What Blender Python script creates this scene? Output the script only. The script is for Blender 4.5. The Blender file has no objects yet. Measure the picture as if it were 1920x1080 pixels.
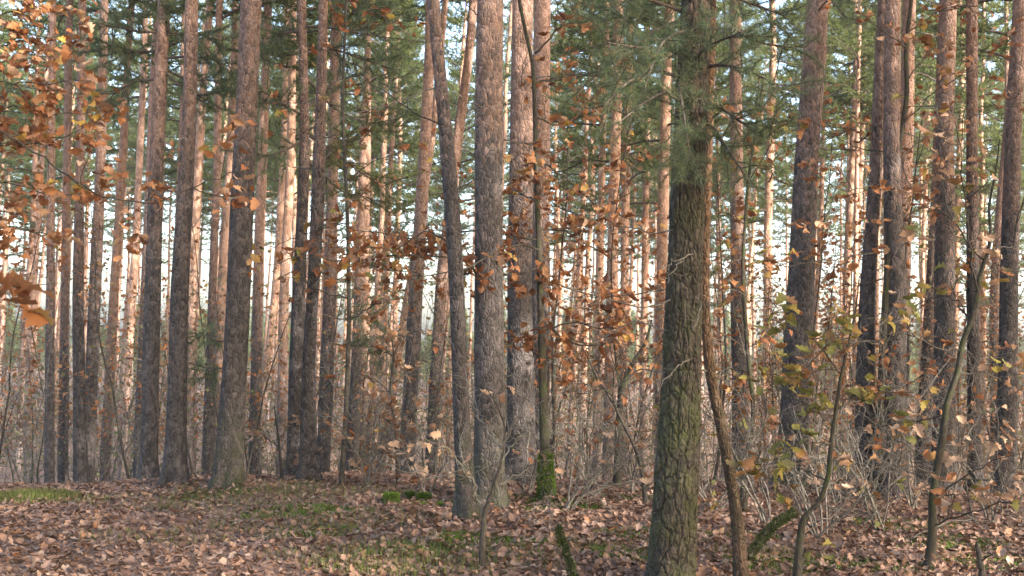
import bpy, math, random
import numpy as np
from mathutils import Vector, Matrix

# ------------------------------------------------------------------ camera, sky, sun, exposure
scn = bpy.context.scene
COL = scn.collection
FPX, CAMH, ROLL, PITCH = 2059.0, 1.60, math.radians(1.7), math.atan(100 / 2059.0)
cam = bpy.data.cameras.new('camera'); cam_o = bpy.data.objects.new('camera', cam); COL.objects.link(cam_o)
cam.sensor_width = 36.0; cam.lens = 36.0 * FPX / 1920.0
cam.clip_start = 0.1; cam.clip_end = 2000
CROT = Matrix.Rotation(math.pi / 2 + PITCH, 3, 'X') @ Matrix.Rotation(ROLL, 3, 'Z')
cam_o.matrix_world = Matrix.Translation((0, 0, CAMH)) @ CROT.to_4x4()
cam.dof.use_dof = True; cam.dof.focus_distance = 10.5; cam.dof.aperture_fstop = 7.1
scn.camera = cam_o

SUN_EL, SUN_AZ = math.radians(23), math.radians(128)      # azimuth clockwise from +Y (the view direction)
sun_dir = Vector((math.sin(SUN_AZ) * math.cos(SUN_EL), math.cos(SUN_AZ) * math.cos(SUN_EL), math.sin(SUN_EL)))
w = bpy.data.worlds.new('World'); scn.world = w; w.use_nodes = True
nt = w.node_tree
sky = nt.nodes.new('ShaderNodeTexSky'); sky.sky_type = 'NISHITA'; sky.sun_disc = False
sky.sun_elevation = SUN_EL; sky.sun_rotation = SUN_AZ
sky.air_density = 1.0; sky.dust_density = 4.0; sky.ozone_density = 1.0
bg = nt.nodes['Background']; bg.inputs['Strength'].default_value = 0.15
nt.links.new(sky.outputs[0], bg.inputs['Color'])
sl = bpy.data.lights.new('sun', 'SUN'); sl.energy = 3.0; sl.angle = math.radians(0.6); sl.color = (1.0, 0.93, 0.85)
so = bpy.data.objects.new('sun', sl); COL.objects.link(so)
so.rotation_euler = (-sun_dir).to_track_quat('-Z', 'Y').to_euler(); so.location = sun_dir * 60
scn.view_settings.view_transform = 'Standard'; scn.view_settings.look = 'None'
scn.view_settings.gamma = 1.0; scn.view_settings.exposure = 2.7
scn.render.engine = 'CYCLES'
scn.cycles.use_denoising = True
scn.cycles.max_bounces = 6; scn.cycles.diffuse_bounces = 3; scn.cycles.transmission_bounces = 4
scn.cycles.glossy_bounces = 2; scn.cycles.transparent_max_bounces = 4; scn.cycles.sample_clamp_indirect = 6.0

R = np.random.RandomState(7)
CR = np.array(CROT)

# ------------------------------------------------------------------ terrain and projection
def _slope(y):
    return 0.165 * (np.clip((y - 12.0) / 2.2, 0, 1) - np.clip((y - 30) / 16.0, 0, 1))
_ys = np.linspace(-200, 600, 16001)
_zs = -np.concatenate([[0], np.cumsum((_slope(_ys[1:]) + _slope(_ys[:-1])) / 2 * np.diff(_ys))])
def terr(x, y):
    x = np.asarray(x, float); y = np.asarray(y, float)
    z = np.interp(y, _ys, _zs)
    z = z + 0.035 * np.sin(x * 0.9 + 1.3) * np.cos(y * 0.7) + 0.02 * np.sin(x * 2.3 + y * 1.7) + 0.012 * np.sin(x * 4.9 - y * 3.3 + 2)
    z = z - 0.05 * np.exp(-((x + 2.6 - (12 - y) * 0.05) / 1.5) ** 2) * (y < 14)        # worn track on the left
    t = np.clip((-x - 1.5) / 4.5, 0, 1); z = z - 0.24 * t * t * (3 - 2 * t) * np.clip((y - 7.0) / 4.0, 0, 1)
    return z
def ray(px, py):
    d = CR @ np.array([(px - 960) / FPX, -(py - 540) / FPX, -1.0]); return d
def P(px, py, D):
    d = ray(px, py); return np.array([0, 0, CAMH]) + d * (D / d[1])
def G(px, py):
    d = ray(px, py); lo = None
    for D in np.arange(2, 40, 0.05):
        p = np.array([0, 0, CAMH]) + d * (D / d[1])
        if p[2] <= terr(p[0], p[1]): return p
    return P(px, py, 14.0)

# ------------------------------------------------------------------ mesh building
class MB:
    def __init__(s): s.v = []; s.f = []; s.n = 0; s.attr = []
    def add(s, v, f, m=0, smooth=True):
        v = np.asarray(v, float).reshape(-1, 3); f = np.asarray(f, int)
        if len(f) == 0: return
        s.v.append(v); s.f.append((f + s.n, m, smooth)); s.n += len(v)
    def mesh(s, name, mats):
        me = bpy.data.meshes.new(name)
        V = np.concatenate(s.v) if s.v else np.zeros((0, 3))
        me.vertices.add(len(V)); me.vertices.foreach_set('co', V.astype(np.float32).ravel())
        loops, starts, tot, mi, sm = [], [], [], [], []; k = 0
        for f, m, smooth in s.f:
            n, c = f.shape
            loops.append(f.ravel()); starts.append(k + np.arange(n) * c); tot.append(np.full(n, c)); k += n * c
            mi.append(np.full(n, m)); sm.append(np.full(n, smooth))
        if k:
            me.loops.add(k); me.loops.foreach_set('vertex_index', np.concatenate(loops).astype(np.int32))
            me.polygons.add(sum(len(t) for t in tot))
            me.polygons.foreach_set('loop_start', np.concatenate(starts).astype(np.int32))
            me.polygons.foreach_set('material_index', np.concatenate(mi).astype(np.int32))
            me.polygons.foreach_set('use_smooth', np.concatenate(sm))
        me.update(calc_edges=True)
        for m in mats: me.materials.append(m)
        return me
def link(name, me, parent=None, loc=(0, 0, 0)):
    o = bpy.data.objects.new(name, me); COL.objects.link(o); o.location = loc
    if parent is not None: o.parent = parent
    return o
def tag(o, label=None, cat=None, group=None, kind=None):
    if label: o['label'] = label
    if cat: o['category'] = cat
    if group: o['group'] = group
    if kind: o['kind'] = kind
    return o
def empty(name, loc):
    o = bpy.data.objects.new(name, None); COL.objects.link(o); o.location = loc; o.empty_display_size = 0.2
    return o
def norm(a): return a / (np.linalg.norm(a, axis=-1, keepdims=True) + 1e-12)
def tube(mb, pts, rad, sides=6, m=0, cap=True):
    pts = np.asarray(pts, float); rad = np.asarray(rad, float); n = len(pts)
    if n < 2: return
    t = np.gradient(pts, axis=0); t = norm(t)
    ref = np.array([0, 0, 1.0]) if abs(t[:, 2]).mean() < 0.8 else np.array([1.0, 0, 0])
    a = norm(np.cross(t, ref)); b = np.cross(t, a)
    th = np.linspace(0, 2 * np.pi, sides, endpoint=False)
    v = pts[:, None] + rad[:, None, None] * (np.cos(th)[None, :, None] * a[:, None] + np.sin(th)[None, :, None] * b[:, None])
    i = np.arange(n - 1)[:, None] * sides; j = np.arange(sides)[None]; j2 = (j + 1) % sides
    f = np.stack([i + j, i + j2, i + sides + j2, i + sides + j], -1).reshape(-1, 4)
    mb.add(v.reshape(-1, 3), f, m)
    if cap:
        tip = np.vstack([v[-1], pts[-1] + t[-1] * rad[-1] * 0.6])
        mb.add(tip, np.stack([np.arange(sides), (np.arange(sides) + 1) % sides, np.full(sides, sides)], -1), m)
def smooth_poly(pts, n):
    pts = np.asarray(pts, float)
    s = np.concatenate([[0], np.cumsum(np.linalg.norm(np.diff(pts[:, :3], axis=0), axis=1))])
    u = np.linspace(0, s[-1], n)
    q = np.stack([np.interp(u, s, pts[:, k]) for k in range(pts.shape[1])], -1)
    k = max(1, n // (2 * len(pts)))
    for _ in range(k):
        q[1:-1] = (q[:-2] + 2 * q[1:-1] + q[2:]) / 4
    return q

# ------------------------------------------------------------------ materials
def newmat(name):
    m = bpy.data.materials.new(name); m.use_nodes = True
    n = m.node_tree.nodes; l = m.node_tree.links
    b = n['Principled BSDF']; b.inputs['Specular IOR Level'].default_value = 0.25
    return m, n, l, b
def ramp(n, stops, interp='LINEAR'):
    r = n.new('ShaderNodeValToRGB'); r.color_ramp.interpolation = interp
    e = r.color_ramp.elements
    while len(e) < len(stops): e.new(0.5)
    for x, (p, c) in zip(e, stops):
        x.position = p; x.color = (*c, 1)
    return r
def noise(n, l, vec, scale, detail=3, rough=0.55):
    t = n.new('ShaderNodeTexNoise'); t.inputs['Scale'].default_value = scale
    t.inputs['Detail'].default_value = detail; t.inputs['Roughness'].default_value = rough
    if vec is not None: l.new(vec, t.inputs['Vector'])
    return t
def mix(n, l, fac, a, b, blend='MIX'):
    x = n.new('ShaderNodeMix'); x.data_type = 'RGBA'; x.blend_type = blend
    for s, v in ((0, fac), (6, a), (7, b)):
        if hasattr(v, 'is_linked') or hasattr(v, 'links'): l.new(v, x.inputs[s])
        elif s == 0: x.inputs[0].default_value = v
        else: x.inputs[s].default_value = (*v, 1)
    return x.outputs[2]
def mathn(n, l, op, a, b=0.0, c=None):
    x = n.new('ShaderNodeMath'); x.operation = op
    for i, v in enumerate((a, b, c)):
        if v is None: continue
        if hasattr(v, 'links'): l.new(v, x.inputs[i])
        else: x.inputs[i].default_value = v
    return x.outputs[0]
def maprange(n, l, v, a, b, c=0.0, d=1.0):
    x = n.new('ShaderNodeMapRange'); l.new(v, x.inputs[0])
    for i, q in zip((1, 2, 3, 4), (a, b, c, d)): x.inputs[i].default_value = q
    return x.outputs[0]

def pine_bark(name, z0, z1, lower, upper, moss=0.0, mossz=2.5, plates=30.0):
    m, n, l, b = newmat(name)
    tc = n.new('ShaderNodeTexCoord'); oi = n.new('ShaderNodeObjectInfo')
    off = n.new('ShaderNodeVectorMath'); off.operation = 'ADD'
    cmb = n.new('ShaderNodeCombineXYZ'); l.new(mathn(n, l, 'MULTIPLY', oi.outputs['Random'], 37.0), cmb.inputs[0])
    l.new(cmb.outputs[0], cmb.inputs[0]) if False else None
    mp = n.new('ShaderNodeMapping'); mp.inputs['Scale'].default_value = (1, 1, 0.55)
    l.new(tc.outputs['Object'], off.inputs[0]); l.new(cmb.outputs[0], off.inputs[1]); l.new(off.outputs[0], mp.inputs[0])
    sep = n.new('ShaderNodeSeparateXYZ'); l.new(tc.outputs['Object'], sep.inputs[0])
    vo = n.new('ShaderNodeTexVoronoi'); vo.feature = 'DISTANCE_TO_EDGE'; vo.inputs['Scale'].default_value = plates
    wob = noise(n, l, mp.outputs[0], 9, 2)
    wv = mix(n, l, 0.06, mp.outputs[0], wob.outputs['Color'], 'ADD'); l.new(wv, vo.inputs['Vector'])
    vc = n.new('ShaderNodeTexVoronoi'); vc.inputs['Scale'].default_value = plates; l.new(wv, vc.inputs['Vector'])
    n1 = noise(n, l, mp.outputs[0], 55, 6, 0.75); n2 = noise(n, l, mp.outputs[0], 3.0, 3)
    # lower bark: grey-brown plates; upper bark: thin orange flakes
    rl = ramp(n, [(0.25, tuple(0.40 * c for c in lower)), (0.52, lower), (0.8, (lower[0] * 2.0, lower[1] * 1.9, lower[2] * 1.9))])
    sepc = n.new('ShaderNodeSeparateColor'); l.new(vc.outputs['Color'], sepc.inputs[0])
    fl = mathn(n, l, 'ADD', mathn(n, l, 'MULTIPLY', sepc.outputs[0], 0.35), mathn(n, l, 'MULTIPLY', n1.outputs['Fac'], 0.7))
    l.new(fl, rl.inputs[0])
    ru = ramp(n, [(0.25, tuple(0.42 * c for c in upper)), (0.55, upper), (0.9, (min(1, upper[0] * 1.25), upper[1] * 1.35, upper[2] * 1.6))])
    l.new(fl, ru.inputs[0])
    zz = mathn(n, l, 'ADD', sep.outputs[2], mathn(n, l, 'MULTIPLY', mathn(n, l, 'SUBTRACT', n2.outputs['Fac'], 0.5), 3.0))
    zz = mathn(n, l, 'ADD', zz, mathn(n, l, 'MULTIPLY', mathn(n, l, 'SUBTRACT', sepc.outputs[1], 0.5), 1.5))
    hf = maprange(n, l, zz, z0, z1)
    col = mix(n, l, hf, rl.outputs[0], ru.outputs[0])
    # pale lichen flecks
    n4 = noise(n, l, tc.outputs['Object'], 14, 4, 0.7)
    col = mix(n, l, maprange(n, l, n4.outputs['Fac'], 0.58, 0.72, 0, 0.3), col, (0.17, 0.165, 0.145))
    if moss > 0:
        n3 = noise(n, l, tc.outputs['Object'], 5.0, 5, 0.7)
        mf = mathn(n, l, 'MULTIPLY', maprange(n, l, n3.outputs['Fac'], 0.40, 0.62), maprange(n, l, sep.outputs[2], mossz * 0.3, mossz, moss, 0))
        col = mix(n, l, mf, col, (0.048, 0.051, 0.021))
    hs = n.new('ShaderNodeHueSaturation'); l.new(col, hs.inputs['Color'])
    l.new(maprange(n, l, oi.outputs['Random'], 0, 1, 0.68, 1.30), hs.inputs['Value'])
    l.new(hs.outputs[0], b.inputs['Base Color']); b.inputs['Roughness'].default_value = 0.9
    h = mathn(n, l, 'ADD', maprange(n, l, vo.outputs['Distance'], 0, 0.25), mathn(n, l, 'MULTIPLY', n1.outputs['Fac'], 0.6))
    bp = n.new('ShaderNodeBump'); bp.inputs['Strength'].default_value = 0.9; bp.inputs['Distance'].default_value = 0.012
    l.new(h, bp.inputs['Height']); l.new(bp.outputs[0], b.inputs['Normal'])
    return m
def wood(name, c1, c2, moss=None, mlo=0.45, scale=20):
    m, n, l, b = newmat(name)
    tc = n.new('ShaderNodeTexCoord'); mp = n.new('ShaderNodeMapping'); mp.inputs['Scale'].default_value = (1, 1, 0.4); l.new(tc.outputs['Object'], mp.inputs[0])
    a = noise(n, l, mp.outputs[0], scale * 2.5, 6, 0.75); a3 = noise(n, l, tc.outputs['Object'], scale * 0.5, 4, 0.7)
    col = ramp(n, [(0.32, tuple(0.55 * c for c in c1)), (0.5, c1), (0.68, c2)]); l.new(a.outputs['Fac'], col.inputs[0]); out = col.outputs[0]
    out = mix(n, l, maprange(n, l, a3.outputs['Fac'], 0.58, 0.70, 0, 0.5), out, tuple(1.25 * c + 0.01 for c in c2))
    if moss:
        a2 = noise(n, l, tc.outputs['Object'], 7.0, 6, 0.75)
        out = mix(n, l, maprange(n, l, a2.outputs['Fac'], mlo, mlo + 0.10), out, moss)
    l.new(out, b.inputs['Base Color']); b.inputs['Roughness'].default_value = 0.95
    bp = n.new('ShaderNodeBump'); bp.inputs['Strength'].default_value = 1.0; bp.inputs['Distance'].default_value = 0.012
    l.new(a.outputs['Fac'], bp.inputs['Height']); l.new(bp.outputs[0], b.inputs['Normal'])
    return m
def leafmat(name, stops, trans=0.35, island=True, rough=0.6, patch=0.0, patchcol=(0.1, 0.1, 0.03), bump=True):
    m, n, l, b = newmat(name)
    if island: src = n.new('ShaderNodeNewGeometry').outputs['Random Per Island']
    else: src = n.new('ShaderNodeObjectInfo').outputs['Random']
    r = ramp(n, stops); l.new(src, r.inputs[0]); col = r.outputs[0]
    tc = n.new('ShaderNodeTexCoord')
    a = noise(n, l, tc.outputs['Object'], 45 if island else 30, 3, 0.6)
    col = mix(n, l, maprange(n, l, a.outputs['Fac'], 0.3, 0.75, 0.0, 0.55), col, tuple(0.42 * c for c in stops[len(stops) // 2][1]))
    l.new(col, b.inputs['Base Color']); b.inputs['Roughness'].default_value = rough
    tr = n.new('ShaderNodeBsdfTranslucent'); l.new(col, tr.inputs[0])
    ms = n.new('ShaderNodeMixShader'); ms.inputs[0].default_value = trans
    l.new(b.outputs[0], ms.inputs[1]); l.new(tr.outputs[0], ms.inputs[2])
    l.new(ms.outputs[0], n['Material Output'].inputs[0])
    return m

LOW = (0.058, 0.049, 0.045); UP = (0.28, 0.17, 0.122)
M_pine = pine_bark('pine_bark', 2.8, 6.2, LOW, UP)
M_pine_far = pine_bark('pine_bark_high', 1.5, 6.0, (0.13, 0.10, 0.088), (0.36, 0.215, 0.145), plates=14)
M_pine_mossy = pine_bark('mossy_pine_bark', 3.6, 6.5, (0.036, 0.029, 0.023), (0.20, 0.12, 0.085), moss=0.85, mossz=4.2, plates=30)
M_pine_base = pine_bark('pine_bark_mossy_foot', 3.2, 6.4, LOW, UP, moss=0.8, mossz=1.0)
M_pine_young = pine_bark('young_pine_bark', 1.0, 3.4, (0.12, 0.080, 0.055), (0.32, 0.18, 0.10), moss=0.5, mossz=3.2, plates=40)
M_limb = wood('pine_limb_bark', (0.07, 0.055, 0.045), (0.17, 0.12, 0.09))
M_dead = wood('dead_twig_bark', (0.10, 0.085, 0.07), (0.22, 0.19, 0.16))
M_oak = wood('oak_bark', (0.044, 0.036, 0.028), (0.10, 0.083, 0.062), (0.05, 0.052, 0.024), 0.55)
M_oakmoss = wood('mossy_oak_bark', (0.036, 0.030, 0.022), (0.075, 0.062, 0.045), (0.042, 0.048, 0.017), 0.50)
M_pale = wood('pale_twig_bark', (0.12, 0.105, 0.085), (0.22, 0.195, 0.16), (0.09, 0.09, 0.045), 0.55)
RUST = [(0.0, (0.12, 0.052, 0.027)), (0.25, (0.24, 0.088, 0.033)), (0.5, (0.32, 0.125, 0.045)), (0.75, (0.38, 0.18, 0.08)), (0.92, (0.42, 0.25, 0.14)), (1.0, (0.44, 0.28, 0.05))]
M_leaf = leafmat('rust_oak_leaf', RUST, 0.4, island=False)
M_leaf_far = leafmat('rust_leaf_far', RUST, 0.4, island=True)
M_leaf_beige = leafmat('beige_oak_leaf', [(0, (0.30, 0.16, 0.09)), (0.5, (0.42, 0.26, 0.16)), (1, (0.50, 0.34, 0.22))], 0.35, island=False)
M_leaf_green = leafmat('yellow_green_oak_leaf', [(0, (0.11, 0.13, 0.035)), (0.3, (0.20, 0.20, 0.05)), (0.55, (0.31, 0.24, 0.05)), (0.75, (0.30, 0.15, 0.05)), (0.88, (0.20, 0.10, 0.05)), (1, (0.13, 0.17, 0.07))], 0.4, island=False)
M_litter = leafmat('fallen_leaf', [(0.0, (0.08, 0.044, 0.029)), (0.2, (0.17, 0.090, 0.057)), (0.5, (0.24, 0.137, 0.09)), (0.8, (0.29, 0.18, 0.127)), (0.95, (0.38, 0.27, 0.20)), (1.0, (0.32, 0.125, 0.04))], 0.12)
M_litter_o = leafmat('fallen_leaf_single', [(0.0, (0.09, 0.055, 0.04)), (0.4, (0.17, 0.10, 0.075)), (0.8, (0.25, 0.165, 0.13)), (1.0, (0.27, 0.11, 0.045))], 0.12, island=False)
M_needle = leafmat('pine_needle', [(0, (0.06, 0.095, 0.055)), (0.5, (0.11, 0.155, 0.08)), (0.85, (0.17, 0.20, 0.095)), (1, (0.25, 0.18, 0.07))], 0.5, rough=0.5)
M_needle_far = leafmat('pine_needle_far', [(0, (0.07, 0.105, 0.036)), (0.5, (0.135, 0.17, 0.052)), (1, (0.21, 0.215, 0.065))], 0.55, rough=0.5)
M_needle_olive = leafmat('olive_pine_needle', [(0, (0.06, 0.085, 0.025)), (0.5, (0.11, 0.125, 0.035)), (1, (0.20, 0.16, 0.05))], 0.4, rough=0.5)
M_grass = leafmat('grass_blade', [(0, (0.08, 0.105, 0.022)), (0.5, (0.13, 0.155, 0.035)), (1, (0.24, 0.21, 0.075))], 0.4)
M_moss = leafmat('moss_tuft', [(0, (0.05, 0.09, 0.008)), (0.5, (0.09, 0.15, 0.014)), (1, (0.14, 0.19, 0.025))], 0.25)
M_moss_dull = leafmat('dull_moss_tuft', [(0, (0.026, 0.040, 0.008)), (0.5, (0.045, 0.062, 0.014)), (1, (0.07, 0.085, 0.02))], 0.25)
M_brush_leaf = leafmat('thicket_leaf', [(0, (0.09, 0.095, 0.04)), (0.4, (0.17, 0.16, 0.06)), (0.7, (0.27, 0.18, 0.09)), (1, (0.34, 0.16, 0.07))], 0.5)
M_brush_green = leafmat('thicket_green_leaf', [(0, (0.07, 0.09, 0.045)), (0.6, (0.14, 0.155, 0.065)), (1, (0.24, 0.21, 0.09))], 0.4)

def ground_mat():
    m, n, l, b = newmat('forest_soil')
    tc = n.new('ShaderNodeTexCoord')
    a = noise(n, l, tc.outputs['Object'], 26, 6, 0.7); a2 = noise(n, l, tc.outputs['Object'], 0.8, 4, 0.6)
    vo = n.new('ShaderNodeTexVoronoi'); vo.inputs['Scale'].default_value = 14; l.new(tc.outputs['Object'], vo.inputs['Vector'])
    sc = n.new('ShaderNodeSeparateColor'); l.new(vo.outputs['Color'], sc.inputs[0])
    r = ramp(n, [(0.2, (0.075, 0.046, 0.032)), (0.5, (0.18, 0.105, 0.07)), (0.8, (0.27, 0.17, 0.12))])
    l.new(mathn(n, l, 'ADD', mathn(n, l, 'MULTIPLY', a.outputs['Fac'], 0.6), mathn(n, l, 'MULTIPLY', sc.outputs[0], 0.4)), r.inputs[0])
    col = mix(n, l, maprange(n, l, a2.outputs['Fac'], 0.55, 0.70, 0, 0.35), r.outputs[0], (0.055, 0.065, 0.022))
    l.new(col, b.inputs['Base Color']); b.inputs['Roughness'].default_value = 0.95
    bp = n.new('ShaderNodeBump'); bp.inputs['Strength'].default_value = 0.8; bp.inputs['Distance'].default_value = 0.03
    l.new(a.outputs['Fac'], bp.inputs['Height']); l.new(bp.outputs[0], b.inputs['Normal'])
    return m

# ------------------------------------------------------------------ the ground
def build_ground():
    xs = np.unique(np.concatenate([np.linspace(-220, -14, 40), np.linspace(-14, 14, 190), np.linspace(14, 220, 40)]))
    ys = np.unique(np.concatenate([np.linspace(-90, 3, 30), np.linspace(3, 18, 120), np.linspace(18, 60, 60), np.linspace(60, 330, 40)]))
    X, Y = np.meshgrid(xs, ys); Z = terr(X, Y)
    mb = MB(); nx, ny = len(xs), len(ys)
    i = np.arange(ny - 1)[:, None] * nx; j = np.arange(nx - 1)[None]
    mb.add(np.stack([X, Y, Z], -1).reshape(-1, 3), np.stack([i + j, i + j + 1, i + nx + j + 1, i + nx + j], -1).reshape(-1, 4))
    o = link('ground', mb.mesh('ground', [ground_mat()])); tag(o, kind='structure')
    return o
ground = build_ground()

# ------------------------------------------------------------------ leaves (lobed oak leaf templates)
def oak_leaf(curl, fold, seed, st=9):
    """One lobed leaf, stem at the origin, blade along +Y, unit length 1; three verts across at each station."""
    r = np.random.RandomState(seed)
    t = np.linspace(0.0, 1.0, st)
    env = 0.33 * np.sin(np.pi * np.clip(t * 0.92 + 0.04, 0, 1) ** 1.25) + 0.02
    lob = np.where(np.arange(st) % 2 == 0, 0.62, 1.15); lob[0] = 0.2; lob[-1] = 0.5
    wl = env * lob * r.uniform(0.85, 1.15, st); wr = env * lob * r.uniform(0.85, 1.15, st)
    y = t; ztip = curl * (t - 0.35) ** 2
    side = fold
    L = np.stack([-wl, y + 0.05 * r.uniform(-1, 1, st), ztip + side * wl + 0.05 * r.uniform(-1, 1, st)], -1)
    C = np.stack([0.02 * np.sin(t * 5), y, ztip], -1)
    Rr = np.stack([wr, y + 0.05 * r.uniform(-1, 1, st), ztip + side * wr * r.uniform(0.6, 1.3) + 0.05 * r.uniform(-1, 1, st)], -1)
    v = np.stack([L, C, Rr], 1).reshape(-1, 3)
    f = []
    for k in range(st - 1):
        a = 3 * k
        f += [[a, a + 1, a + 4, a + 3], [a + 1, a + 2, a + 5, a + 4]]
    return v, np.array(f)
LEAFT = [oak_leaf(c, fo, s) for c, fo, s in ((0.35, 0.5, 1), (0.8, 0.2, 2), (-0.5, 0.7, 3), (1.2, 0.9, 4), (0.2, -0.4, 5), (-0.9, 0.35, 6))]
LEAFT_G1, LEAFT_G2 = [[oak_leaf(c, fo, s, k) for c, fo, s in ((0.35, 0.5, 11), (0.8, 0.2, 12), (-0.5, 0.7, 13), (1.3, 0.9, 14), (0.2, -0.5, 15), (-0.9, 0.4, 16))] for k in (5, 4)]
LEAFT_LO = [oak_leaf(c, fo, s, 6) for c, fo, s in ((0.35, 0.5, 11), (0.8, 0.2, 12), (-0.5, 0.7, 13), (1.3, 0.9, 14), (0.2, -0.5, 15), (-0.9, 0.4, 16))]
def leaf_meshes(name, mat_):
    out = []
    for v, f in LEAFT:
        mb = MB(); mb.add(v, f); 
        tube(mb, [(0, -0.12, -0.01), (0, 0, 0)], [0.012, 0.012], 3)
        out.append(mb.mesh(name, [mat_]))
    return out
LM = {k: leaf_meshes('oak_leaf_' + k, m) for k, m in (('rust', M_leaf), ('beige', M_leaf_beige), ('green', M_leaf_green), ('fallen', M_litter_o))}

def rotmats(ax, ay, az):
    cx, sx, cy, sy, cz, sz = np.cos(ax), np.sin(ax), np.cos(ay), np.sin(ay), np.cos(az), np.sin(az)
    o, z = np.ones_like(cx), np.zeros_like(cx)
    Rx = np.stack([o, z, z, z, cx, -sx, z, sx, cx], -1).reshape(-1, 3, 3)
    Ry = np.stack([cy, z, sy, z, o, z, -sy, z, cy], -1).reshape(-1, 3, 3)
    Rz = np.stack([cz, -sz, z, sz, cz, z, z, z, o], -1).reshape(-1, 3, 3)
    return Rz @ Ry @ Rx
def scatter(mb, templ, pos, size, tilt, m=0, r=R):
    n = len(pos); which = r.randint(0, len(templ), n)
    for k, (v, f) in enumerate(templ):
        idx = np.where(which == k)[0]
        if not len(idx): continue
        c = len(idx); M = rotmats(r.normal(0, tilt, c) + (r.rand(c) < 0.4) * np.pi, r.normal(0, tilt, c), r.uniform(0, 6.283, c))
        vv = np.einsum('nij,kj->nki', M, v - np.array([0, 0.5, 0.0])) * size[idx][:, None, None] + pos[idx][:, None]
        ff = (f[None] + (np.arange(c) * len(v))[:, None, None]).reshape(-1, f.shape[1])
        mb.add(vv.reshape(-1, 3), ff, m)

def gnoise(x, y):
    return (np.sin(x * 1.1 + 2 * np.sin(y * 0.5)) + np.sin(y * 1.4 + 1.7 * np.sin(x * 0.8 + 1)) + np.sin(x * 2.7 - y * 2.1 + 0.6)) / 3

FEET = [(G(a, b)[0], G(a, b)[1], c) for a, b, c in ((427, 915, .16), (327, 912, .11), (918, 952, .16), (876, 978, .11), (1257, 1105, .18), (1392, 1105, .06), (1485, 915, .17), (1622, 930, .12), (1668, 935, .15), (580, 905, .12), (1025, 938, .08), (1741, 1068, .06))]
def build_litter():
    n = 72000
    y = 5.0 + 12.5 * R.rand(n) ** 0.9; x = R.uniform(-1, 1, n) * (0.53 * y + 1.3)
    keep = gnoise(x, y) < 0.85 + 0.5 * R.rand(n)
    x, y = x[keep], y[keep]; n = len(x)
    z = terr(x, y) + R.uniform(0.004, 0.028, n)
    for fx, fy, fr in FEET: z = z + 0.07 * R.rand(n) * np.exp(-((x - fx) ** 2 + (y - fy) ** 2) / (fr * 2.2) ** 2)      # leaves drifted against the trunks
    pos = np.stack([x, y, z], -1)
    mb = MB(); sz = (0.036 + 0.066 * R.rand(n) ** 1.3) * (1 - 0.22 * np.exp(-((x + 2.4) / 1.4) ** 2)); nr = y < 10.2; scatter(mb, LEAFT_G1, pos[nr], sz[nr], 0.26); scatter(mb, LEAFT_G2, pos[~nr], sz[~nr], 0.26)
    tag(link('leaf_litter', mb.mesh('leaf_litter', [M_litter])), 'brown oak leaves carpeting the forest floor', 'leaf litter', kind='stuff')
    k = 0
    while k < 300:                                   # the fallen leaves that show largest, one by one
        yy = 5.6 + 2.6 * R.rand(); xx = R.uniform(-0.5, 0.5) * yy
        o = link('leaf', LM['fallen'][k % 6], ground, (xx, yy, float(terr(xx, yy)) + 0.035))
        s = R.uniform(0.05, 0.095); o.scale = (s, s, s)
        o.rotation_euler = (R.normal(0, 0.3), R.normal(0, 0.3), R.uniform(0, 6.28)); k += 1
build_litter()

def blades(mb, c, rad, n, h, wd, lean=0.5):
    a = R.uniform(0, 6.283, n); rr = rad * np.sqrt(R.rand(n))
    x = c[0] + rr * np.cos(a) * 1.7; y = c[1] + rr * np.sin(a)
    b = np.stack([x, y, terr(x, y) + 0.0], -1)
    th = R.uniform(0, 6.283, n); hh = h * R.uniform(0.5, 1.2, n)
    side = np.stack([np.cos(th), np.sin(th), 0 * th], -1) * wd
    ln = np.stack([np.cos(th + 1.6 + R.normal(0, .5, n)), np.sin(th + 1.6), 0 * th], -1) * (hh * lean * R.rand(n))[:, None]
    mid = b + ln * 0.35 + np.array([0, 0, 1]) * (hh * 0.6)[:, None]; tip = b + ln + np.array([0, 0, 1]) * hh[:, None]
    v = np.stack([b - side, b + side, mid + side * 0.7, mid - side * 0.7, tip], 1).reshape(-1, 3)
    k = np.arange(n)[:, None] * 5
    mb.add(v, k + np.array([[0, 1, 2, 3]])); mb.add(np.zeros((0, 3)), np.zeros((0, 3), int))
    mb.n -= 0
    mb.v.append(v[:0]); mb.f.append((k + np.array([[3, 2, 4]]) + (mb.n - len(v)), 0, True))
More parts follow.
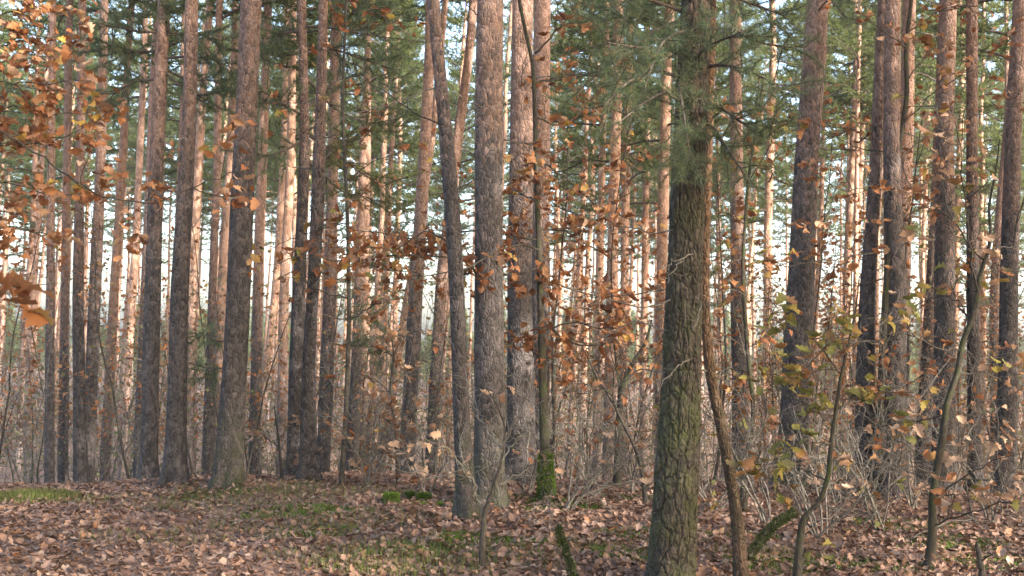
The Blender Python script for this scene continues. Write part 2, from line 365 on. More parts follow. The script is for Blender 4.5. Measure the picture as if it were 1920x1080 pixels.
def build_grass():
    mb = MB()
    for px, py, r_, n in ((50, 932, 0.33, 3600), (90, 940, 0.4, 600), (690, 1040, .5, 500), (300, 945, 0.6, 300), (480, 945, 0.6, 500), (470, 915, 0.5, 300), (640, 925, 0.5, 400),  # first patch: grass packed denser to stand in for a patch of sun
                          (800, 1055, 0.5, 550), (720, 1065, 0.4, 300), (590, 1000, 0.3, 200), (900, 1060, 0.4, 400), (1090, 1030, 0.3, 200), (1440, 1050, .3, 200), (500, 985, .4, 250), (280, 1010, .4, 200), (690, 975, .4, 300)):
        blades(mb, G(px, py), r_, n, 0.075, 0.0028)
    tag(link('grass', mb.mesh('grass', [M_grass])), 'thin green grass showing through the fallen leaves', 'grass', kind='stuff')
    mb = MB()
    for px, py, r_, n in ((820, 945, .16, 700), (930, 1020, .3, 1500), (880, 1010, .2, 800), (1190, 935, .25, 800), (1230, 1005, .3, 900), (1050, 950, .25, 900), (1025, 942, .16, 900),
                          (540, 960, .3, 900), (640, 960, .2, 500), (950, 935, .2, 600), (1480, 1065, .3, 900), (1780, 1020, .3, 900), (1700, 985, .3, 700), (1880, 1060, .3, 900), (1180, 1045, .25, 800),
                          (600, 1000, .2, 500), (760, 1030, .25, 700), (400, 930, .3, 700), (1640, 1060, .3, 700), (1390, 1005, .2, 600)):
        blades(mb, G(px, py), r_, n, 0.032, 0.005, 1.2)
    tag(link('moss', mb.mesh('moss', [M_moss])), 'green moss cushions on the forest floor', 'moss', kind='stuff')
build_grass()

# ------------------------------------------------------------------ pines
def vnoise(u, v, pu, seed):
    rs = np.random.RandomState(seed); nv = int(np.ceil(v.max())) + 3; T = rs.rand(pu, nv)
    iu, iv = np.floor(u).astype(int), np.floor(v).astype(int); fu, fv = u - iu, v - iv
    fu, fv = fu * fu * (3 - 2 * fu), fv * fv * (3 - 2 * fv); i2 = (iu + 1) % pu; iu = iu % pu
    return (T[iu, iv] * (1 - fu) + T[i2, iv] * fu) * (1 - fv) + (T[iu, iv + 1] * (1 - fu) + T[i2, iv + 1] * fu) * fv
def worley(u, v, pu, seed):
    """Jittered-cell distances in (u, v), periodic in u with period pu cells: F1, F2 and a value per cell."""
    rs = np.random.RandomState(seed); nv = int(np.ceil(v.max())) + 4
    jx = rs.rand(pu, nv) * 0.85; jy = rs.rand(pu, nv) * 0.85; val = rs.rand(pu, nv)
    iu, iv = np.floor(u).astype(int), np.floor(v).astype(int)
    f1 = np.full(u.shape, 9.0); f2 = f1.copy(); cv = np.zeros(u.shape)
    for a in (-1, 0, 1):
        for b in (-1, 0, 1):
            cu, cvv = (iu + a), np.clip(iv + b, 0, nv - 1)
            d = np.hypot(cu + jx[cu % pu, cvv] - u, iv + b + jy[cu % pu, cvv] - v)
            c = val[cu % pu, cvv]
            closer = d < f1
            f2 = np.where(closer, f1, np.minimum(f2, d)); cv = np.where(closer, c, cv); f1 = np.where(closer, d, f1)
    return f1, f2, cv

def trunk_mesh(name, center, radius, mats, sides, rings, plate=0.0, flare=0.0, zfade=6.0, seed=0, psize=(0.035, 0.10)):
    """center: (n,4) x,y,z,r relative to the base. Rows are resampled; plates give the bark real relief."""
    c = smooth_poly(center, rings) if not callable(center) else center
    z = c[:, 2]; r = c[:, 3]
    th = np.linspace(0, 2 * np.pi, sides, endpoint=False)
    rs = np.random.RandomState(seed); ph = rs.uniform(0, 6.28, 8)
    TH, Z = np.meshgrid(th, z); RR = np.repeat(r[:, None], sides, 1)
    RR = RR * (1 + 0.035 * np.sin(2 * TH + ph[0] + Z * 0.5) + 0.03 * np.sin(3 * TH + ph[1] - Z * 0.8) + 0.02 * np.sin(Z * 2.3 + ph[2]) + 0.02 * np.sin(5 * TH + Z * 3 + ph[3]))
    if flare: RR = RR * (1 + flare * np.exp(-np.clip(Z, -.3, 99) / 0.17) * (1 + 0.45 * np.sin(4 * TH + ph[4]) + 0.3 * np.sin(7 * TH + ph[5])))
    if plate:
        pu = max(6, int(round(2 * np.pi * r[0] / psize[0])))
        vz = (Z - Z.min()) / psize[1] + 1; uu = TH / (2 * np.pi) * pu
        n1, n2 = vnoise(uu * 0.5, vz * 0.9, pu // 2 or 1, seed + 1), vnoise(uu * 0.5, vz * 0.9, pu // 2 or 1, seed + 2)
        n3, n4 = vnoise(uu * 2, vz * 3, pu * 2, seed + 3), vnoise(uu * 4, vz * 7, pu * 4, seed + 4)
        u = uu + 0.55 * (n1 - 0.5) + 0.30 * (n3 - 0.5); u = np.where(u < 0, u + pu, u)
        v = vz + 0.7 * (n2 - 0.5) + 0.25 * (n4 - 0.5) + 1
        f1, f2, cv = worley(u, v, pu, seed + 5)
        g1, g2, dv = worley(u * 2, v * 2.2 + 1, pu * 2, seed + 6); h1, h2, kv = worley(uu * 5 + n3 * 1.5, vz * 8 + n4 * 1.5 + 1, pu * 5, seed + 7)
        e = np.clip((f2 - f1) / 0.14, 0, 1); e = e * e * (3 - 2 * e)
        e2 = np.clip((g2 - g1) / 0.12, 0, 1)
        amp = plate * np.clip(1.15 - Z / zfade, 0.05, 1)
        RR = RR + amp * (e * (0.50 + 0.45 * cv + 0.26 * e2 + 0.22 * dv) - 0.7 + 0.30 * (n4 - 0.5) + 0.22 * kv * np.clip((h2 - h1) * 4, 0, 1))
    X = c[:, 0][:, None] + RR * np.cos(TH); Y = c[:, 1][:, None] + RR * np.sin(TH)
    mb = MB()
    i = np.arange(rings - 1)[:, None] * sides; j = np.arange(sides)[None]; j2 = (j + 1) % sides
    mb.add(np.stack([X, Y, Z], -1).reshape(-1, 3), np.stack([i + j, i + j2, i + sides + j2, i + sides + j], -1).reshape(-1, 4))
    return mb

def needles(mb, cen, dirs, n, length, width, spread, m, r):
    """n thin needles at each centre, fanned about dirs."""
    k = len(cen)
    if not k: return
    c = np.repeat(cen, n, 0); d = np.repeat(dirs, n, 0)
    rnd = norm(r.normal(0, 1, (k * n, 3)))
    dd = norm(d * (1 - spread) + rnd * spread + np.array([0, 0, 0.12]))
    b = c + d * (r.uniform(-0.5, 0.5, (k * n, 1)) * length * 0.8)
    L = length * r.uniform(0.7, 1.15, (k * n, 1)); s = norm(np.cross(dd, r.normal(0, 1, (k * n, 3)))) * width * 0.5
    v = np.stack([b - s, b + s, b + dd * L], 1).reshape(-1, 3)
    mb.add(v, np.arange(k * n * 3).reshape(-1, 3), m, False)

def bough(mb, p0, d0, L, r0, rs, mw, mn, ntw=6, tl=0.5, tuft=(14, 0.11, 0.007), sp=0.10, start=0.3, droop=-0.1, sides=5):
    """A pine bough: bent limb with side twigs carrying needle tufts along their outer part."""
    n = 7; pts = [np.array(p0, float)]; d = norm(np.array(d0, float))
    for i in range(n):
        d = norm(d + rs.normal(0, 0.10, 3) + np.array([0, 0, droop if i < n * 0.5 else -droop * 1.3])); pts.append(pts[-1] + d * L / n)
    pts = np.array(pts); rad = np.linspace(r0, r0 * 0.25, n + 1); tube(mb, pts, rad, sides, mw)
    cen, dr = [], []
    for t in np.linspace(start, 0.98, ntw):
        i = min(int(t * n), n - 1); p = pts[i] + (pts[i + 1] - pts[i]) * (t * n - i); ax = norm(pts[i + 1] - pts[i])
        for sgn in (-1, 1):
            sd = norm(np.cross(ax, [0, 0, 1.0])) * sgn
            td = norm(ax * 0.6 + sd * rs.uniform(0.5, 1.0) + np.array([0, 0, rs.uniform(-0.1, 0.35)]))
            l = tl * (1.1 - 0.6 * t) * rs.uniform(0.6, 1.2); q = [p]
            for _ in range(3):
                td = norm(td + rs.normal(0, 0.12, 3) + np.array([0, 0, 0.08])); q.append(q[-1] + td * l / 3)
            q = np.array(q); tube(mb, q, np.linspace(r0 * 0.3, r0 * 0.12, 4), 3, mw, False)
            m_ = max(2, int(l * 0.8 / sp))
            for s in np.linspace(0.25, 1, m_):
                ii = min(int(s * 3), 2); cen.append(q[ii] + (q[ii + 1] - q[ii]) * (s * 3 - ii)); dr.append(norm(q[ii + 1] - q[ii]))
    cen.append(pts[-1]); dr.append(norm(pts[-1] - pts[-2]))
    needles(mb, np.array(cen), np.array(dr), tuft[0], tuft[1], tuft[2], 0.62, mn, rs)

def crown_mesh(seed, h=9.0, spread=2.3, nl=34):
    rs = np.random.RandomState(seed); mb = MB()
    for k in range(nl):
        t = (k + rs.rand()) / nl; z = h * t ** 0.9; az = k * 2.4 + rs.normal(0, 0.4)
        L = spread * (0.55 + 0.6 * np.sin(np.pi * min(1, t * 0.75 + 0.28))) * rs.uniform(0.55, 1.15) * (1 - 0.55 * t)
        bough(mb, (0, 0, z), (np.cos(az), np.sin(az), rs.uniform(0.0, 0.45) + 0.4 * t), L, 0.035 * (1.1 - 0.7 * t), rs, 0, 1,
              ntw=6, tl=0.9, tuft=(15, 0.17, 0.028), sp=0.13, start=0.22, sides=4)
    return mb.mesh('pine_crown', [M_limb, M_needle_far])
CROWNS = [crown_mesh(s, h, sp, nl) for s, h, sp, nl in ((1, 9.5, 2.4, 40), (2, 12, 2.0, 46), (3, 8.5, 2.8, 36), (4, 13, 2.2, 48), (5, 8, 2.6, 34))]
CRH = [9.5, 12, 8.5, 13, 8]

def dead_branches(root, ctr, n, zlo, zhi, rs, name='branch', lmax=0.9):
    for _ in range(n):
        z = rs.uniform(zlo, zhi); x = np.interp(z, ctr[:, 2], ctr[:, 0]); y = np.interp(z, ctr[:, 2], ctr[:, 1]); r = np.interp(z, ctr[:, 2], ctr[:, 3])
        az = rs.uniform(0, 6.28); d = np.array([np.cos(az), np.sin(az), rs.uniform(-0.2, 0.3)]); p = np.array([x, y, z]) + d * r * 0.7
        L = lmax * rs.uniform(0.15, 1.0) ** 1.6; pts = [p]
        for i in range(5):
            d = norm(d + rs.normal(0, 0.16, 3)); pts.append(pts[-1] + d * L / 5)
        mb = MB(); tube(mb, pts, np.linspace(0.011, 0.004, 6) * rs.uniform(0.7, 1.3), 5)
        if L > 0.4:
            for i in (2, 3, 4):
                e = norm(d + rs.normal(0, 0.6, 3)); q = np.array([pts[i], pts[i] + e * L * 0.2, pts[i] + e * L * 0.35 + rs.normal(0, 0.03, 3)]); tube(mb, q, [0.004, 0.003, 0.002], 3)
        link(name, mb.mesh(name, [M_dead]), root)

def pine(pts, label, D=None, mat_=None, res=1, flare=0.5, group='pine trunks of the stand', H=None, dead=3, name='pine_tree', crown=True, seed=None, plate=0.005, cat='tree', ws=0.985):
    """pts: (px, py, width px) from foot to top, in the photograph; the tree stands at world depth D."""
    sd = (seed if seed is not None else int(pts[0][0]))
    rs = np.random.RandomState(sd)
    if D is None: D = G(pts[0][0], pts[0][1])[1]
    C = []
    for px, py, wd in pts:
        p = P(px, py, D); C.append([*p, wd / 2 / FPX * np.linalg.norm(ray(px, py)) * D / ray(px, py)[1] * ws])
    C = np.array(C)
    d = (C[1] - C[0])[:3] if C[1][2] - C[0][2] > 0.5 else (C[2] - C[0])[:3]; d = d / d[2]
    zg = float(terr(C[0][0], D)) - 0.06
    if C[0][2] > zg + 0.03:
        dz = C[0][2] - zg; C = np.vstack([[*(C[0][:3] - d * dz), C[0][3] * (1 + 0.012 * dz)], C])
    H = H or rs.uniform(19, 23)
    e = (C[-1] - C[-2])[:3]; e = e / max(e[2], 0.1); e = np.array([e[0] * 0.6, e[1], 1.0]); ztop = C[0][2] + H
    zt = C[-1][2]
    if zt < ztop:
        sway = 0
        for k in (0.33, 0.66, 1.0):
            z = zt + (ztop - zt) * k; sway += rs.normal(0, 0.10)
            C = np.vstack([C, [C[-1][0] + e[0] * (z - C[-1][2]) + sway, D + rs.normal(0, 0.1), z, max(0.02, C[-1][3] * (0.86 if k < 1 else 0.25))]])
    base = C[0][:3].copy(); base[2] += 0.06
    L = C.copy(); L[:, :3] -= base
    root = empty(name, base); tag(root, label, cat, group)
    sides, rings = {3: (170, 760), 2: (56, 300), 1: (24, 120), 0: (14, 60)}[res]
    zmax = {3: 5.6, 2: 7.0}.get(res)
    ctr = smooth_poly(L, 160)
    if zmax:                                  # fine relief where it is seen, plain tube above
        low = ctr[ctr[:, 2] <= zmax]; up = ctr[ctr[:, 2] >= low[-1, 2] - 1e-6]
        mb = trunk_mesh('trunk', low, 0, None, sides, rings, plate if res == 2 else 0.015, flare, 9.0 if res == 3 else 4.2, sd, (0.066, 0.20) if res == 3 else (0.05, 0.09))
        tube(mb, up[:, :3], up[:, 3], 14)
    else:
        mb = trunk_mesh('trunk', ctr, 0, None, sides, rings, 0.0035 if res == 1 else 0, flare, 5.0, sd, (0.05, 0.12))
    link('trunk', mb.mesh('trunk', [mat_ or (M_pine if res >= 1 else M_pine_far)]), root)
    if crown:
        k = sd % 5; cz = ctr[-1, 2] - CRH[k] * 0.96
        cx = np.interp(cz, ctr[:, 2], ctr[:, 0]); cy = np.interp(cz, ctr[:, 2], ctr[:, 1])
        c = link('crown', CROWNS[k], root, (cx, cy, cz)); c.rotation_euler = (0, 0, rs.uniform(0, 6.28))
    if dead: dead_branches(root, ctr, dead, 1.2, 6.5 if D < 15 else 9, rs)
    root['_D'] = D
    return root, ctr, base

BK = 'pines at the back of the stand'
# the near pines
hero_left = pine([(427, 915, 60), (430, 880, 52), (440, 700, 48), (447, 540, 45), (457, 300, 43), (472, 0, 40)],
     'stout grey-brown pine with moss at its foot beside the leafy track', mat_=M_pine_base, res=2, flare=0.25, ws=0.9)
p327 = pine([(327, 912, 42), (330, 850, 37), (337, 540, 32), (356, 200, 25), (359, 0, 22)], 'pine with orange upper trunk just behind the track, next to the stout mossy-footed pine', res=2)
hero_mid = pine([(918, 952, 62), (918, 900, 58), (918, 540, 56), (916, 350, 52), (918, 0, 48)], 'thick straight pine in mid picture behind the small bare sapling', mat_=M_pine_base, res=2)
slender = pine([(876, 978, 40), (873, 900, 34), (865, 790, 32), (857, 540, 29), (846, 350, 29), (828, 170, 24), (812, 0, 22)],
     'slender curved pine bending away from the thick straight pine beside it', mat_=M_pine_base, res=2)
hero3 = pine([(1257, 1105, 100), (1262, 1040, 93), (1268, 900, 88), (1276, 790, 84), (1284, 540, 76), (1289, 350, 68), (1296, 200, 62), (1304, 0, 55)],
     'nearest pine, with deeply plated green-stained bark and needled boughs', mat_=M_pine_mossy, res=3, flare=0.12, dead=0, ws=0.83)
twin = pine([(1392, 1110, 28), (1385, 1000, 25), (1378, 940, 22), (1353, 800, 21), (1335, 720, 20), (1322, 600, 19), (1322, 450, 17), (1327, 330, 15), (1332, 200, 14), (1338, 0, 12)],
     'thin crooked young pine leaning against the nearest pine', mat_=M_pine_young, res=2, flare=0.15, H=8, crown=False, dead=4, plate=0.003)
p1505 = pine([(1485, 915, 58), (1488, 800, 51), (1502, 540, 46), (1510, 350, 43), (1523, 150, 41), (1533, 0, 38)], 'straight pine with grey lower and pinkish upper bark behind the crooked young pine', mat_=M_pine_base, res=2)
pine([(1622, 930, 36), (1622, 760, 34), (1626, 540, 28), (1641, 350, 23), (1650, 100, 19), (1655, 0, 18)], 'greyish pine, first of the close cluster of trunks on the right', res=1)
pine([(1668, 935, 50), (1675, 760, 41), (1680, 540, 38), (1672, 300, 30), (1674, 0, 28)], 'thickest pine of the close cluster on the right, behind a mossy oak stem', res=2)
pine([(580, 905, 36), (577, 700, 24), (587, 540, 22), (597, 350, 24), (603, 150, 18), (607, 0, 15)], 'dark slim pine left of the middle, its grey foot on the crest', res=2)
pine([(976, 893, 56), (976, 700, 50), (975, 540, 46), (978, 270, 42), (979, 0, 37)], 'dark broad pine standing right behind the thick straight pine', D=13.4, res=2)
pine([(1770, 900, 38), (1772, 540, 34), (1771, 250, 30), (1779, 0, 26)], 'reddish pine behind the bent mossy oak on the right', D=14, res=1)
pine([(1828, 920, 26), (1824, 540, 20), (1822, 0, 18)], 'narrow straight pine just right of the bent mossy oak', D=14, res=1)
pine([(1885, 915, 34), (1892, 540, 29), (1900, 250, 26), (1914, 0, 24)], 'orange-barked pine at the right edge of the picture', D=13.2, res=1)
p285 = pine([(278, 903, 30), (287, 540, 28), (293, 300, 26), (308, 0, 22)], 'slim pine with pale sunlit flank, leftmost of those on the crest by the track', D=14, res=1)
p552 = pine([(553, 900, 32), (556, 700, 28), (560, 540, 24), (572, 300, 18), (570, 150, 16), (566, 0, 14)], 'dark pine with forked bare limbs high up, left of the dark slim pine', D=14, res=1)
# the middle distance
for pts, D, lab in [
    ([(606, 895, 24), (612, 720, 26), (618, 540, 25), (627, 200, 20), (632, 0, 19)], 21, 'reddish lit pine showing just right of the dark slim pine'),
    ([(1012, 890, 36), (1014, 300, 33), (1017, 0, 32)], 17, 'pine with bright salmon bark behind the mossy-footed oak'),
    ([(1868, 880, 20), (1866, 540, 19), (1880, 350, 16), (1902, 100, 14)], 24, 'thin leaning pine close behind the orange-barked edge pine'),
    ([(1730, 880, 28), (1742, 640, 26), (1748, 540, 22), (1757, 350, 18)], 20, 'leaning brown pine between the right-hand cluster and the bent oak'),
    ([(1690, 900, 26), (1694, 500, 24), (1705, 0, 22)], 20, 'rearmost pine of the close cluster on the right'),
    ([(262, 890, 24), (275, 540, 22), (284, 300, 18), (292, 100, 16)], 22, 'dark pine half hidden behind the slim pale-flanked pine'),
    ([(388, 898, 20), (398, 540, 15), (408, 300, 14), (411, 0, 12)], 20, 'thin straight pine just left of the stout mossy-footed pine'),
    ([(405, 890, 18), (416, 540, 17), (432, 300, 15), (440, 100, 13)], 26, 'thin pine peeking out along the left side of the stout pine'),
    ([(476, 890, 22), (484, 540, 20), (492, 300, 17), (503, 0, 15)], 24, 'lit pine peeking out along the right side of the stout pine'),
    ([(527, 890, 20), (533, 540, 18), (545, 300, 16), (550, 0, 13)], 26, 'orange pine between the stout pine and the dark forked-limb pine'),
    ([(483, 840, 14), (517, 540, 13), (531, 300, 12)], 32, 'thin dark pine leaning steeply to the right of the stout pine'),
    ([(357, 880, 20), (361, 540, 18), (378, 200, 15), (395, 0, 13)], 28, 'lit slim pine tilting right behind the orange-topped pine'),
    ([(93, 902, 18), (94, 600, 15), (96, 300, 12), (100, 0, 10)], 20, 'reddish thin pine, leftmost of the clear trunks below the oak leaves'),
    ([(118, 900, 17), (122, 540, 15), (126, 300, 14), (130, 0, 12)], 24, 'grey thin pine second from the left below the oak leaves'),
    ([(152, 902, 24), (146, 540, 18), (150, 300, 15), (155, 0, 13)], 18, 'wavering brown pine third from the left beyond the track'),
    ([(165, 900, 22), (178, 540, 20), (189, 300, 17), (196, 0, 14)], 18.5, 'leaning dark pine fourth from the left beyond the track'),
    ([(197, 880, 18), (214, 540, 16), (230, 300, 14), (240, 100, 12)], 26, 'slim grey pine tilting right, fifth from the left beyond the track'),
    ([(230, 860, 13), (250, 540, 13), (262, 300, 12), (268, 150, 11)], 34, 'very thin sunlit pine between the fifth pine and the pale-flanked one'),
    ([(658, 885, 22), (667, 700, 20), (673, 540, 17), (680, 300, 13)], 22, 'dark pine with low green needles left of the rust-leaved saplings'),
    ([(680, 800, 13), (688, 300, 14), (691, 0, 11)], 34, 'thin bright pine lit golden above the rust leaves'),
    ([(718, 780, 12), (724, 540, 11), (733, 300, 10)], 44, 'left one of two thin lit pines behind the rust leaves'),
    ([(738, 780, 11), (742, 540, 10), (750, 300, 9)], 47, 'right one of two thin lit pines behind the rust leaves'),
    ([(765, 820, 30), (780, 540, 28), (793, 350, 24), (806, 100, 18)], 20, 'sturdy grey pine leaning right, left of the slender curved pine'),
    ([(745, 680, 17), (768, 540, 16), (790, 400, 15), (812, 250, 13)], 30, 'grey pine leaning more steeply beside the sturdy leaning one'),
    ([(812, 800, 24), (826, 540, 22), (860, 250, 18), (880, 100, 16)], 24, 'orange pine leaning right behind the slender curved pine'),
    ([(1140, 880, 22), (1150, 400, 21), (1160, 100, 18)], 26, 'pine midway between the mossy-footed oak and the nearest pine'),
    ([(1168, 880, 17), (1172, 400, 16), (1180, 100, 14)], 31, 'thinner pine close to the right of the midway pine'),
    ([(1236, 880, 20), (1243, 400, 22), (1250, 100, 18)], 26, 'sunlit orange pine just left of the nearest pine'),
    ([(1205, 860, 14), (1210, 400, 13), (1216, 100, 11)], 37, 'thin reddish pine second to the left of the nearest pine'),
    ([(1390, 890, 30), (1384, 540, 28), (1381, 300, 24), (1378, 0, 20)], 20, 'purplish brown pine right of the crooked young pine'),
    ([(1438, 880, 16), (1440, 400, 15), (1450, 100, 13)], 34, 'thin pinkish pine between the purplish brown pine and the grey-pink one'),
    ([(1580, 860, 14), (1588, 500, 13), (1602, 200, 11)], 40, 'brightly sunlit thin pine in the gap left of the right-hand cluster'),
    ([(1602, 860, 12), (1606, 500, 11), (1618, 200, 10)], 44, 'second brightly sunlit thin pine, touching the right-hand cluster'),
    ([(1785, 860, 12), (1795, 400, 11), (1806, 100, 10)], 42, 'pale yellow sunlit thin pine beside the reddish pine on the right'),
    ([(1118, 880, 16), (1124, 500, 15), (1132, 200, 12)], 32, 'pine right of the mossy-footed oak, among bare thicket stems'),
]:
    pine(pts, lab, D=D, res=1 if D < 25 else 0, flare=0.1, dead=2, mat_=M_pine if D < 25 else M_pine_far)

# the pines at the back: one modelled kind in five forms, copied
def far_trunk(seed):
    rs = np.random.RandomState(seed); H = 20.0
    z = np.linspace(-0.3, H, 12); c = np.zeros((12, 4)); c[:, 2] = z
    c[:, 0] = np.cumsum(rs.normal(0, 0.06, 12)); c[:, 1] = np.cumsum(rs.normal(0, 0.06, 12)); c[:, :2] -= c[0, :2]
    c[:, 3] = 0.14 * (1 - 0.55 * z / H); c[-1, 3] = 0.02
    mb = trunk_mesh('trunk', c, 0, None, 12, 48, 0, 0.15, 5, seed)
    for _ in range(9):
        zz = rs.uniform(2.5, 11); az = rs.uniform(0, 6.28); d = np.array([np.cos(az), np.sin(az), rs.uniform(-.2, .3)])
        p = np.array([np.interp(zz, z, c[:, 0]), np.interp(zz, z, c[:, 1]), zz]); L = rs.uniform(0.3, 1.3)
        tube(mb, np.array([p, p + d * L * 0.5, p + d * L + [0, 0, rs.normal(0, 0.15)]]), [0.018, 0.012, 0.005], 4)
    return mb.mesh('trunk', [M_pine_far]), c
FT = [far_trunk(s) for s in (21, 22, 23, 24, 25)]
def far_pine(x, y, rs, label, group, dia=None):
    k = rs.randint(5); root = empty('pine_tree', (x, y, float(terr(x, y)))); tag(root, label, 'tree', group)
    root.rotation_euler = (rs.normal(0, 0.015), rs.normal(0, 0.02), rs.uniform(0, 6.28))
    s = (dia or rs.uniform(0.20, 0.32)) / 0.28; zs = rs.uniform(0.92, 1.15)
    t = link('trunk', FT[k][0], root); t.scale = (s, s, zs)
    q = rs.randint(5) if y < 50 else (0, 2, 4, 0, 2, 4, 1, 3)[rs.randint(8)]; zs = zs if y < 50 else zs * 1.18; t.scale = (s, s, zs); cz = 20 * zs - CRH[q] * 0.95
    c = link('crown', CROWNS[q], root, (float(np.interp(cz / zs, FT[k][1][:, 2], FT[k][1][:, 0])) * s, float(np.interp(cz / zs, FT[k][1][:, 2], FT[k][1][:, 1])) * s, cz))
    c.rotation_euler = (0, 0, rs.uniform(0, 6.28)); f = rs.uniform(0.85, 1.15); c.scale = (f, f, 1)
    return root
LANDMARK = [(-900, 'left edge'), (93, 'reddish leftmost pine'), (178, 'leaning dark fourth pine'), (287, 'pale-flanked slim pine'), (337, 'orange-topped pine'), (447, 'stout mossy-footed pine'), (560, 'dark forked pine'),
            (618, 'reddish lit pine'), (780, 'sturdy grey leaning pine'), (857, 'slender curved pine'), (918, 'thick straight pine'), (1016, 'mossy-footed oak'), (1150, 'midway pine'), (1284, 'nearest plated pine'),
            (1384, 'purplish brown pine'), (1502, 'straight grey-pink pine'), (1626, 'close right-hand cluster'), (1772, 'reddish pine behind bent oak'), (1892, 'orange-barked edge pine')]
ORD = 'first second third fourth fifth sixth seventh eighth ninth tenth eleventh twelfth thirteenth fourteenth fifteenth sixteenth seventeenth eighteenth nineteenth twentieth'.split()
def to_px(p):
    q = CR.T @ (np.array(p) - np.array([0, 0, CAMH])); return 960 + FPX * q[0] / -q[2]
def order_labels(items, fmt):
    """items: objects; each label counts from the landmark trunk on the left of it."""
    gaps = {}
    for o in items:
        x = to_px(np.array(o.location) + np.array([0, 0, 3.0])); gaps.setdefault(max(i for i, (a, _) in enumerate(LANDMARK) if a <= max(x, -899)), []).append((x, o))
    for g, lst in gaps.items():
        for i, (x, o) in enumerate(sorted(lst, key=lambda t: t[0])): o['label'] = fmt % (ORD[i], LANDMARK[g][1])
ROWS = []
def name_rows():
    order_labels([o for o, l in ROWS if l.startswith('slim')], '%s slim middle-row pine counting right from the %s')
    order_labels([o for o, l in ROWS if l.startswith('very')], '%s thin far sunlit pine counting right from the %s')
rs = np.random.RandomState(99); taken = []
for lo, hi, cnt, lab, grp in ((34, 60, 34, 'slim pine in the middle rows of the stand, partly hidden by nearer trunks', 'pines in the middle rows'),
                              (58, 110, 165, 'very thin far pine with sunlit trunk in the last rows of the stand', 'far pines in the last rows')):
    k = 0; tries = 0
    while k < cnt and tries < 4000:
        tries += 1
        y = rs.uniform(lo, hi); x = rs.uniform(-0.52, 0.52) * y
        if any((x - a) ** 2 + (y - b) ** 2 < 3.2 for a, b in taken): continue
        taken.append((x, y)); ROWS.append((far_pine(x, y, rs, lab, grp), lab)); k += 1
name_rows()
# the stand goes on beside and behind the viewer, and shades the foreground
k = 0; tries = 0
while k < 60 and tries < 6000:
    tries += 1
    x = rs.uniform(-8, 54); y = rs.uniform(-40, 26)
    if y > -2 and x < 0.56 * y + 3.0: continue
    if x * x + y * y < 30: continue
    if any((x - a) ** 2 + (y - b) ** 2 < 16 for a, b in taken): continue
    taken.append((x, y)); o = far_pine(x, y, rs, 'tall pine of the stand beside and behind the viewpoint, out of the picture', 'pines outside the picture', rs.uniform(.26, .36)); k += 1
    for c in o.children:
        if c.name.startswith('crown'): c.scale = (1.75, 1.75, 1.0)

# ------------------------------------------------------------------ needled boughs of the near pines
def px_bough(tree, line, D, ddepth, rs, tuft, name='branch', ntw=8, tl=0.35, sp=0.05, r0=0.014, nm=None):
    root, ctr, base = tree
    n = len(line); pts = np.array([P(px, py, D + ddepth * i / (n - 1)) for i, (px, py) in enumerate(line)]) - np.array(root.location)
    pts = smooth_poly(pts, 12); mb = MB()
    tube(mb, pts, np.linspace(r0, r0 * 0.3, 12), 6)
    nb = MB(); cen, dr = [], []
    for t in np.linspace(0.25, 0.99, ntw):
        i = min(int(t * 11), 10); p = pts[i] + (pts[i + 1] - pts[i]) * (t * 11 - i); ax = norm(pts[i + 1] - pts[i])
        for _ in range(2):
            td = norm(ax * 0.7 + norm(rs.normal(0, 1, 3)) * 0.8); l = tl * rs.uniform(0.5, 1.2); q = [p]
            for _ in range(4):
                td = norm(td + rs.normal(0, 0.14, 3) + np.array([0, 0, 0.03])); q.append(q[-1] + td * l / 4)
            q = np.array(q); tube(mb, q, np.linspace(r0 * 0.35, r0 * 0.15, 5), 4, 0, False)
            for s in np.linspace(0.2, 1, max(3, int(l / sp))):
                ii = min(int(s * 4), 3); cen.append(q[ii] + (q[ii + 1] - q[ii]) * (s * 4 - ii)); dr.append(norm(q[ii + 1] - q[ii]))
    b = link(name, mb.mesh(name, [M_limb]), root)
    needles(nb, np.array(cen), np.array(dr), tuft[0], tuft[1], tuft[2], 0.6, 0, rs)
    o = link('needles', nb.mesh('needles', [nm or M_needle]), b); o['kind'] = 'stuff'
rs = np.random.RandomState(5); NT = (24, 0.075, 0.0034)
for line, dd in (([(1270, 40), (1220, 60), (1160, 110), (1090, 165)], -0.5), ([(1280, 80), (1240, 40), (1180, 30), (1110, 40)], 0.3), ([(1290, 150), (1230, 130), (1180, 150), (1130, 200)], -0.8),
                 ([(1290, 200), (1250, 170), (1210, 190), (1160, 230)], -0.6), ([(1295, 170), (1270, 150), (1280, 200), (1290, 270)], -0.9), ([(1310, 130), (1350, 120), (1400, 130), (1460, 160)], -0.4),
                 ([(1310, 60), (1360, 50), (1420, 80), (1490, 90)], 0.3), ([(1310, 190), (1350, 200), (1390, 230), (1440, 260)], -0.3), ([(1300, 30), (1250, 10), (1190, -10), (1130, -20)], -0.3),
                 ([(1300, 0), (1360, -10), (1420, 10), (1470, 30)], 0.2), ([(1300, 220), (1340, 240), (1370, 290), (1400, 330)], -0.4), ([(1290, 110), (1250, 90), (1200, 90), (1140, 80)], -0.7),
                 ([(1300, 120), (1320, 90), (1340, 80), (1390, 60)], -0.8), ([(1290, 60), (1270, 60), (1240, 80), (1220, 130)], -1.0), ([(1285, 300), (1290, 290), (1270, 280), (1290, 300)], -0.5)):
    px_bough(hero3, line, 7.3, dd - 0.25, rs, NT, ntw=8, tl=0.27, sp=0.045)
N2 = (22, 0.10, 0.0065)
